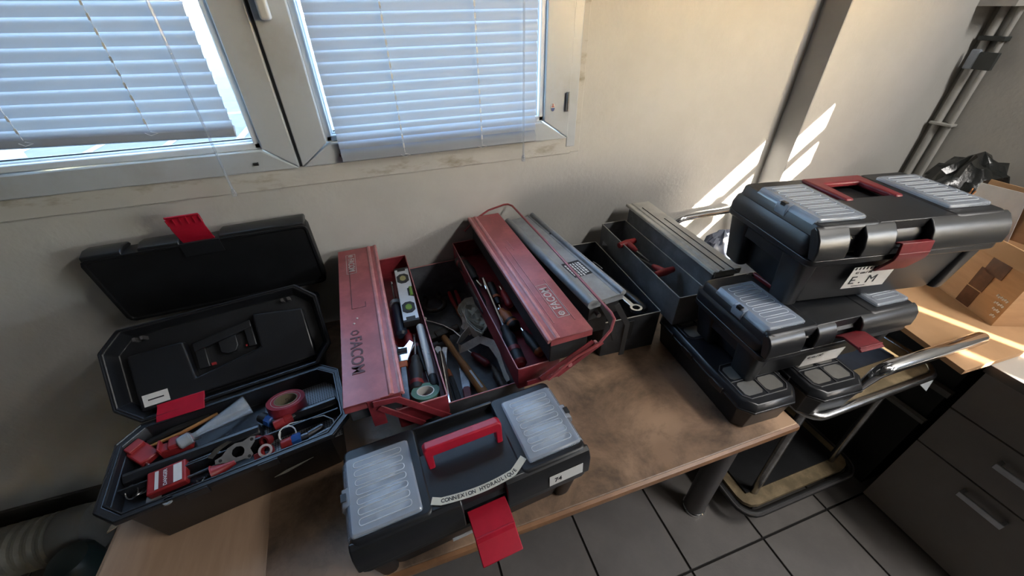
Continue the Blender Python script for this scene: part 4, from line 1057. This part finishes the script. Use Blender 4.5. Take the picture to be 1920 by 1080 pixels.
# right red tray screwdrivers
mz = .826
screwdriver('large black screwdriver at the back of the right red tray', (.180, 1.135, mz), (.214, .950, mz), .135, .021, .004, 'rubber', 'red_rubber', .2)
screwdriver('black tapered screwdriver with short chrome shaft in the right red tray', (.186, .985, mz), (.192, .765, mz - .004), .15, .0165, .003, 'rubber')
screwdriver('long chrome shafted screwdriver with red banded black grip in the right red tray', (.216, .610, mz + .002), (.226, .998, mz + .006), .145, .0185, .0055, 'rubber', 'red_rubber', .35, cap='red_rubber')
screwdriver('orange and black handled screwdriver beside the long chrome shaft', (.240, .965, mz), (.236, .815, mz - .004), .105, .0135, .003, 'rubber', 'orange_rubber', .72)
screwdriver('short brown grip tool with metal ring in the right red tray', (.250, .745, mz), (.228, .845, mz), .085, .018, .004, 'orange_rubber', 'rubber', .3, cap='rubber')
screwdriver('small black screwdriver with orange butt at the near end of the right red tray', (.279, .636, mz - .004), (.258, .775, mz - .002), .09, .0135, .0028, 'rubber', cap='orange_rubber')
screwdriver('short red handled screwdriver against the dark tray wall', (.268, .842, mz - .004), (.266, .955, mz - .006), .08, .0125, .003, 'red_item')

# grey box tools
def hexkey(label, head, tip, rot):
    t = thing('hex_key', label, 'hex key'); L = aim(t, head, tip, rot)
    part('t_handle', MB().tube([(0, -.036, 0), (0, -.018, 0), (0, 0, 0), (0, .018, 0), (0, .036, 0)], [.0095, .011, .013, .011, .0095], 10).tube([(0, 0, 0), (.03, 0, 0), (.05, 0, 0)], [.012, .010, .006], 10), 'red_item', t)
    part('shaft', MB().cyl((.045, 0, 0), (L, 0, 0), .003, n=6), 'chrome', t)
    return t
hexkey('red T-handle hex key lying across the grey tray, shaft towards the wall', (.764, .815, .846), (.745, .965, .832), 0)
hexkey('red T-handle hex key further back in the grey tray', (.752, 1.010, .848), (.772, .900, .834), 0)
o = part('steel_plate', MB().bb(-.02, .02, -.045, .045, 0, .004), 'alu'); o.location = (.765, 1.10, .790); o.rotation_euler = (0, 0, R(55)); tag(o, 'small bare metal plate at the back of the grey tray', 'plate')
o = part('black_holder', MB().bb(-.012, .012, -.065, .065, 0, .012).bb(-.018, .018, .035, .055, .0, .02), 'rubber', bevel=.003); o.location = (.768, .770, .758); o.rotation_euler = (0, 0, R(3)); tag(o, 'black plastic holder strip at the near end of the grey tray', 'holder')
rw = thing('ring_wrench', 'long chrome ring wrench leaning out of the base of the grey box', 'wrench')
aim(rw, (.626, .935, .768), (.632, .748, .784))
part('shank', MB().prism([(0, -.006), (.17, -.008), (.17, .008), (0, .006)], -.003, .003), 'chrome', rw, bevel=.0015)
part('ring_end', MB().ring(.018, .011, -.005, .006, 20, (.187, 0, 0)), 'chrome', rw)
br = thing('pry_bar', 'black oval bar along the base tray of the grey box', 'bar')
aim(br, (.648, 1.02, .758), (.672, .748, .768))
part('bar', MB().tube([(0, 0, 0), (.09, 0, .0), (.20, 0, 0), (.262, 0, 0), (.27, 0, 0)], [.010, .012, .014, .013, .008], 10), 'black_smooth', br)
o = part('cable_loop', MB().tube([(.03 * math.cos(R(a)) + .004 * math.sin(a), .065 * math.sin(R(a)), .012 + .02 * math.sin(R(a * .5))) for a in range(0, 700, 20)], .0026, 6), 'soot'); o.location = (.628, 1.01, .705); o.rotation_euler = (R(20), R(20), R(14)); tag(o, 'coil of thin black cable in the base of the grey box', 'cable')
o = part('cable_loop', MB().tube([(.024 * math.cos(R(a)), .060 * math.sin(R(a)), .03 * math.sin(R(a * .5))) for a in range(0, 190, 15)], .0022, 6), 'steel'); o.location = (.648, .985, .745); o.rotation_euler = (R(10), R(35), R(20)); tag(o, 'stiff bright wire bent over the black cable coil', 'wire')

# ------------------------------------------------------------------ front open black tool box
ob = thing('plastic_toolbox', 'open black tool box whose tray holds red lockout parts, lid leaning back', 'tool box', (-.412, .661, T + .0045), R(9.3))
tub = part('tub', MB().loft([(0, .36, .15, .012), (.004, .366, .156, .014), (.132, .408, .198, .030), (.138, .440, .226, .036), (.148, .440, .226, .036), (.148, .418, .204, .034), (.142, .414, .200, .034), (.108, .404, .188, .030)], 1), 'black_plastic', ob, bevel=.0012)
part('rim_lip', MB().tube(rrect(0, 0, .436, .222, .036, .1485, 1), .0022, 6, closed=True), 'black_smooth', tub)
part('rim_lip', MB().tube(rrect(0, 0, .414, .200, .034, .1475, 1), .0022, 6, closed=True), 'black_smooth', tub)
part('tray_floor', MB().bb(.045, .196, -.088, .088, .1082, .1096), 'dot_mat', tub, smooth=False)
part('divider', MB().prism([(-.016, .109), (-.014, .128), (-.004, .136), (.004, .136), (.010, .128), (.012, .109)], -.20, .04, 'yz').prism([(-.016, .109), (-.014, .128), (-.004, .136), (.004, .136), (.010, .128), (.012, .109)], .085, .20, 'yz'), 'black_smooth', tub, bevel=.002)
part('divider', MB().bb(-.20, .20, -.034, -.031, .109, .134), 'black_plastic', tub, smooth=False)
part('scratch_mark', MB().prism([(.05, .095), (.075, .104), (.13, .111), (.10, .102), (.07, .094)], -.0895, -.0885, 'xz'), 'hose_grey', tub, smooth=False).rotation_euler = (R(9), 0, 0)
for x in (-.06, .06):
    part('rim_tab', MB().bb(x - .018, x + .018, -.116, -.110, .130, .149), 'black_smooth', tub, bevel=.001)
part('lock_eye', MB().ring(.008, .004, .0, .004, 16, (-.105, -.110, .144)), 'label_grey', tub)
ld = bpy.data.objects.new('lid', MB().loft([(-.055, .40, .165, .030, 0, .106), (-.048, .424, .190, .034, 0, .106), (0, .442, .212, .040, 0, .106), (0, .424, .196, .038, 0, .106), (-.036, .404, .176, .034, 0, .106)], 1).mesh('lid')); C.objects.link(ld)
ld.data.materials.append(M['black_plastic']); ld.parent = ob; ld.location = (0, .113, .152); ld.rotation_euler = (R(47), 0, 0)
bv = ld.modifiers.new('bevel', 'BEVEL'); bv.width = .0015; bv.segments = 1; bv.limit_method = 'ANGLE'; bv.angle_limit = R(40)
part('rim_lip', MB().tube(rrect(0, .106, .436, .206, .040, .001, 1), .0022, 6, closed=True), 'black_smooth', ld)
U = [(-.180, .022), (.180, .022), (.180, .150), (.075, .168), (.070, .168), (.070, .085), (-.070, .060), (-.075, .148), (-.082, .150), (-.180, .150)]
part('moulded_panel', MB().prism(U, -.037, -.010), 'black_smooth', ld, bevel=.008, bseg=3)
hb = MB().prism([(-.062, .118), (.062, .140), (.062, .158), (-.062, .140)], -.036, -.016)
hb.prism([(-.012, .10), (.0, .092), (.018, .094), (.026, .106), (.026, .132), (-.012, .126)], -.036, -.014)
hb.bb(-.062, -.040, .076, .122, -.036, -.018).bb(.044, .062, .094, .142, -.036, -.018)
part('handle_bracket', hb, 'black_plastic', ld, bevel=.002)
part('handle_pin', MB().box((-.034, .080, -.026), (.008, .006, .008)).box((.040, .100, -.026), (.004, .005, .006)), 'red_item', ld, smooth=False)
for sx in (-1, 1):
    part('lid_lug', MB().bb(sx * .15 - .010, sx * .15 - .004, .178, .186, -.03, -.006).bb(sx * .15 + .004, sx * .15 + .010, .178, .186, -.03, -.006), 'leg_grey', ld, smooth=False)
pl = part('paper_label', MB().bb(-.172, -.125, .030, .056, -.0098, -.0092), 'paper', ld, smooth=False)
part('label_print', MB().bb(-.163, -.134, .0415, .0445, -.0092, -.0089), 'ink', pl, smooth=False)
lt_ = part('loose_latch', MB().prism(ribbon([(0, 0), (.012, .006), (.030, .010), (.038, .015), (.042, .012)], .004), -.045, .045, 'yz'), 'red_plastic', bevel=.001)
lt_.location = (-.535, .742, .803); lt_.rotation_euler = (0, 0, R(7)); tag(lt_, 'loose red plastic latch lying on the hinge edge of the open box', 'latch')

# back open black tool box, lid upright against the wall
bk = thing('plastic_toolbox', 'black tool box behind with upright dark lid against the wall and raised red latch', 'tool box', (-.50, 1.015, T + .0003), R(3.0))
part('tub', MB().loft([(0, .42, .16, .02), (.004, .425, .165, .02), (.15, .455, .18, .02), (.155, .475, .19, .022), (.168, .475, .19, .022), (.168, .455, .17, .02), (.03, .42, .15, .02)]), 'black_plastic', bk, bevel=.0015)
lb2 = part('lid', MB().loft([(-.075, .50, .17, .012), (-.060, .510, .190, .016), (-.022, .518, .212, .018), (-.014, .516, .210, .016), (0, .516, .210, .016), (0, .500, .196, .012), (-.004, .498, .192, .012)], 2), 'black_matte', bk, bevel=.0015)
lb2.location = (.008, .108, .282); lb2.rotation_euler = (R(96), 0, 0)
fr2 = MB()
for x0, x1 in ((-.252, -.168), (-.135, -.045), (.045, .252)):
    fr2.prism([(.100, -.001), (.112, -.004), (.116, -.03), (.108, -.060), (.096, -.068), (.09, -.03)], x0, x1, 'yz')
part('lid_front_panel', fr2, 'black_smooth', lb2, bevel=.003)
part('latch_plate', MB().bb(-.045, .045, .070, .108, .0005, .003), 'black_smooth', lb2, smooth=False)
lr = part('latch', MB().prism(ribbon([(0, 0), (.012, .004), (.050, .010), (.078, .004), (.086, .008)], .004), -.036, .036, 'yz'), 'red_plastic', lb2, bevel=.001)
lr.location = (.0, .108, -.006); lr.rotation_euler = (R(8), 0, 0)
rr2 = MB()
for i in range(6): rr2.bb(-.035 + i * .014 - .001, -.035 + i * .014 + .001, .062, .080, .004, .012)
part('latch_rib', rr2, 'red_plastic', lr, smooth=False)

# ------------------------------------------------------------------ things in the open tray
tz = T + .0045 + .1098
def put(o, x, y, z, rz=0, rx=0, ry=0):
    o.location = (x, y, z); o.rotation_euler = (R(rx), R(ry), R(rz)); return o
cl_ = thing('lockout_clamp', 'red breaker lockout clamp at the left end of the black tray', 'lockout'); put(cl_, -.596, .682, tz + .012, -38, 0, 8)
part('body', MB().prism([(-.022, -.018), (.020, -.020), (.026, -.006), (.026, .014), (-.018, .018), (-.028, .006)], -.006, .010), 'red_item', cl_, bevel=.003)
part('jaw', MB().bb(-.030, -.012, -.014, .016, .008, .018).bb(-.030, -.026, -.014, .016, -.006, .018), 'red_item', cl_, bevel=.002)
part('screw', MB().cyl((.02, -.012, .0), (.036, -.014, .0), .003, n=8), 'steel', cl_)
bl_ = thing('breaker_lockout', 'ridged red breaker lockout beside the dark grip pliers', 'lockout'); put(bl_, -.536, .680, tz + .001, 10)
part('body', MB().bb(-.028, .028, -.012, .012, 0, .022).bb(-.010, .010, -.013, .013, .018, .030), 'red_item', bl_, bevel=.003)
part('clip', MB().bb(-.026, -.022, -.013, .013, .018, .034).bb(.018, .024, -.013, .013, .016, .028), 'red_item', bl_, bevel=.001)
part('screw', MB().cyl((.026, 0, .012), (.042, 0, .012), .0025, n=8), 'steel', bl_)
gp = thing('grip_pliers', 'dark slim pliers along the back edge of the black tray', 'pliers'); L_ = aim(gp, (-.600, .712, tz + .010), (-.475, .748, tz + .014))
part('handle', MB().tube([(0, 0, 0), (.05, .004, .002), (.115, .002, 0)], [.007, .0075, .005], 8), 'rubber', gp)
part('bar', MB().tube([(.0, -.012, 0), (.06, -.014, 0), (.13, -.004, 0)], [.003, .004, .004], 8), 'wood_handle', gp)
fn = thing('clear_funnel', 'clear plastic cone-shaped nozzle lying along the tray divider', 'nozzle'); L_ = aim(fn, (-.515, .678, tz + .026), (-.405, .734, tz + .030))
part('cone', MB().lathe([(.014, -.008), (.014, .010), (.006, .016), (.006, .02), (.022, .118), (.0235, .124), (.0215, .123), (.005, .022)], 18, 'x', cap=False), 'clear_rod', fn)
part('end_fitting', MB().lathe([(.011, -.012), (.013, -.010), (.013, .008), (.011, .010)], 12, 'x'), 'label_grey', fn)
tp_ = thing('tape_roll', 'roll of dark red adhesive tape standing tilted in the black tray', 'tape'); put(tp_, -.322, .712, tz + .022, 10, -14, 6)
part('tape', MB().ring(.040, .0245, -.014, .014), 'red_tape', tp_)
part('core', MB().ring(.0248, .0225, -.0146, .0146), 'card_core', tp_)
text('core_print', 'Ora', .012, 'ink', tp_, (-.004, .0222, .001), (R(90), 0, 0), .0001)
part('layer_line', MB().ring(.031, .0302, .0138, .0146), 'logo_pale', tp_)
def connector(label, x, y, z, rz, c1, c2, ry=0):
    t = thing('cable_connector', label, 'connector'); put(t, x, y, z, rz, 0, ry)
    part('cap', MB().lathe([(.008, -.020), (.0115, -.018), (.0125, .002), (.011, .004)], 12, 'x'), c1, t)
    part('ring', MB().lathe([(.0125, .002), (.0135, .004), (.0135, .018), (.011, .020)], 8, 'x'), c2, t)
    part('plug', MB().lathe([(.008, .020), (.008, .034)], 10, 'x'), 'steel_dark', t)
    return t
connector('red capped connector with blue ring in the front compartment', -.304, .610, tz + .014, 10, 'red_item', 'blue_plastic')
connector('blue and dark connector beside the tape roll', -.364, .690, tz + .014, -40, 'rubber', 'blue_plastic')
connector('red flanged connector leaning against the tape roll', -.326, .668, tz + .018, 20, 'red_item', 'red_item')
for lab, p0, p1 in (('brass-grey cylinder pin, inner one of two at the tray end', (-.274, .620, tz + .010), (-.243, .634, tz + .010)), ('brass-grey cylinder pin, outer one of two by the front rim', (-.268, .603, tz + .010), (-.226, .619, tz + .010))):
    t = thing('cylinder_pin', lab, 'pin'); L_ = aim(t, p0, p1)
    part('barrel', MB().lathe([(.006, 0), (.0075, .001), (.0075, L_ - .004), (.0062, L_)], 14, 'x'), 'steel_dark', t)
    part('groove', MB().ring(.0078, .007, 0, .001, 14), 'soot', t).rotation_euler = (0, R(90), 0)
o = part('thin_wire', MB().tube([(-.330, .628, tz + .012), (-.328, .645, tz + .020), (-.308, .652, tz + .024), (-.270, .652, tz + .022), (-.240, .652, tz + .022), (-.220, .636, tz + .020), (-.216, .616, tz + .016), (-.222, .606, tz + .010)], .0013, 6), 'wire_white'); tag(o, 'thin pale wire looping over the pins at the tray end', 'wire')
o = part('wire_ring', MB().tube([(-.314 + .017 * math.cos(R(a)), .632 + .012 * math.sin(R(a)), tz + .016 + .012 * math.sin(R(a))) for a in range(0, 360, 24)], .0015, 6, closed=True), 'wire_white'); tag(o, 'pale wire ring standing behind the red capped connector', 'ring')
pk = thing('padlock', 'red safety padlock with printed label and long black-chrome shackle', 'padlock'); put(pk, -.525, .604, tz + .004, 12, 10, 0)
bd_ = part('body', MB().bb(-.034, .030, -.024, .024, 0, .020), 'red_item', pk, bevel=.003)
pb = part('label', MB().bb(-.020, .024, -.019, .019, .0202, .0208), 'red_rubber', bd_, smooth=False)
part('label_panel', MB().bb(-.020, -.014, -.019, .019, .0208, .0212).bb(.010, .024, -.019, .019, .0208, .0212), 'paper', pb, smooth=False)
text('label_print', 'DANGER', .0085, 'ink_white', pb, (-.003, 0, .0211), (0, 0, R(90)), .0001, True)
part('shackle', MB().tube([(.028, -.015, .010), (.075, -.015, .010)] + [(.075 + .015 * math.cos(R(a)), .015 * math.sin(R(a)), .010) for a in range(-90, 91, 22)] + [(.028, .015, .010)], .0032, 10), 'steel_dark', pk)
ky = thing('key_ring', 'two steel keys on a ring beside the red padlock', 'keys'); put(ky, -.586, .596, tz + .004, 10, 0, -10)
part('ring', MB().tube([(.0 + .011 * math.cos(R(a)), .011 * math.sin(R(a)), .008 + .006 * math.sin(R(a))) for a in range(0, 360, 24)], .0012, 6, closed=True), 'steel', ky)
part('key', MB().prism([(-.002, -.010), (.022, -.012), (.028, 0), (.022, .013), (-.002, .011)], .0, .003), 'chrome_dull', ky, bevel=.0008)
part('key', MB().prism([(-.030, -.048), (-.012, -.034), (.002, -.040), (-.004, -.050), (-.020, -.058), (-.034, -.060)], .0, .002), 'chrome', ky, bevel=.0006)
o = part('paper_tag', MB().bb(-.012, .012, -.009, .009, 0, .0015), 'label_grey'); put(o, -.548, .574, tz + .002, 12); tag(o, 'pale blue-grey tag lying in front of the red padlock', 'tag')
ha = thing('lockout_hasp', 'aluminium lockout hasp plate with holes standing over the front compartment', 'hasp'); put(ha, -.405, .612, tz + .026, 16, 42, 0); ha.scale = (.8, .8, .8)
n_ = 20
outer = [(-.048, -.006), (-.030, -.012), (-.012, -.022), (.012, -.024), (.022, -.030), (.032, -.022), (.030, -.006), (.044, .006), (.050, .018), (.040, .022), (.020, .018), (.004, .022), (-.014, .018), (-.030, .006), (-.046, .004)]
# plate as a ring of quads round the big hole
ctr = Vector((.004, -.001)); hole = []
for p in outer:
    d_ = (Vector(p) - ctr); a_ = math.atan2(d_.y, d_.x); hole.append((ctr.x + .014 * math.cos(a_), ctr.y + .014 * math.sin(a_)))
vs_ = []; fs = []
for z in (0, .0022):
    vs_ += [(p[0], p[1], z) for p in outer]; vs_ += [(p[0], p[1], z) for p in hole]
k_ = len(outer)
for i in range(k_):
    j = (i + 1) % k_
    fs += [(i, j, k_ + j, k_ + i), (2 * k_ + i, 3 * k_ + i, 3 * k_ + j, 2 * k_ + j), (i, 2 * k_ + i, 2 * k_ + j, j), (k_ + i, k_ + j, 3 * k_ + j, 3 * k_ + i)]
part('plate', MB().add(vs_, fs), 'alu', ha, smooth=False)
for hx, hy in ((.023, -.023), (-.036, -.003), (.040, .014)):
    part('hole_mark', MB().ring(.0040, .0001, .0021, .0024, 12, (hx, hy, 0)), 'soot', ha, smooth=False)
part('hook_arm', MB().prism([(-.050, .010), (-.030, .022), (.0, .030), (-.010, .036), (-.040, .030), (-.060, .018)], -.004, -.002), 'chrome_dull', ha, smooth=False)
cn_ = thing('funnel_cap', 'small red funnel-shaped cap in front of the hasp plate', 'cap'); put(cn_, -.437, .588, tz + .014, 20, 0, 0)
part('cup', MB().lathe([(.005, .030), (.008, .012), (.015, -.008), (.016, -.010), (.013, -.009), (.005, .012)], 16, 'x'), 'red_item', cn_)
part('flange', MB().lathe([(.016, -.011), (.0175, -.010), (.0165, -.008)], 16, 'x'), 'red_item', cn_)
rc = thing('pipe_clip', 'glossy red ring-shaped clip at the middle of the front compartment', 'clip'); put(rc, -.352, .606, tz + .012, 10, 30, 0)
part('ring', MB().ring(.013, .008, -.008, .010, 18), 'red_item', rc)
part('foot', MB().bb(-.026, -.006, -.016, .004, -.010, -.002), 'red_item', rc, bevel=.002)
part('trim', MB().ring(.0132, .0088, .0098, .0112, 18), 'logo_pale', rc)
rc = thing('pipe_clip', 'dull red ring-shaped clip against the rear divider behind the glossy one', 'clip'); put(rc, -.356, .632, tz + .014, -30, 60, 0)
part('ring', MB().ring(.012, .0075, -.007, .007, 18), 'red_rubber', rc)
part('foot', MB().bb(-.030, -.006, -.012, .004, -.008, .002), 'red_rubber', rc, bevel=.002)
random.seed(11)
for i in range(9):
    t = thing('small_screw', 'small steel screw lying loose beside the red padlock', 'screw', group='loose screws in the black tray')
    x = -.500 + .009 * i + random.uniform(-.003, .003); y = .570 + .0025 * i + random.uniform(-.006, .010)
    a = random.uniform(0, 6.28); p0 = (x, y, tz + .003); p1 = (x + .012 * math.cos(a), y + .012 * math.sin(a), tz + .003 + (.010 if i % 3 == 0 else .0))
    aim(t, p0, p1)
    part('screw_shank', MB().cyl((0, 0, 0), (.013, 0, 0), .0016, n=6), 'steel', t)
    part('screw_head', MB().cyl((-.003, 0, 0), (0, 0, 0), .0034, n=8), 'chrome_dull', t)
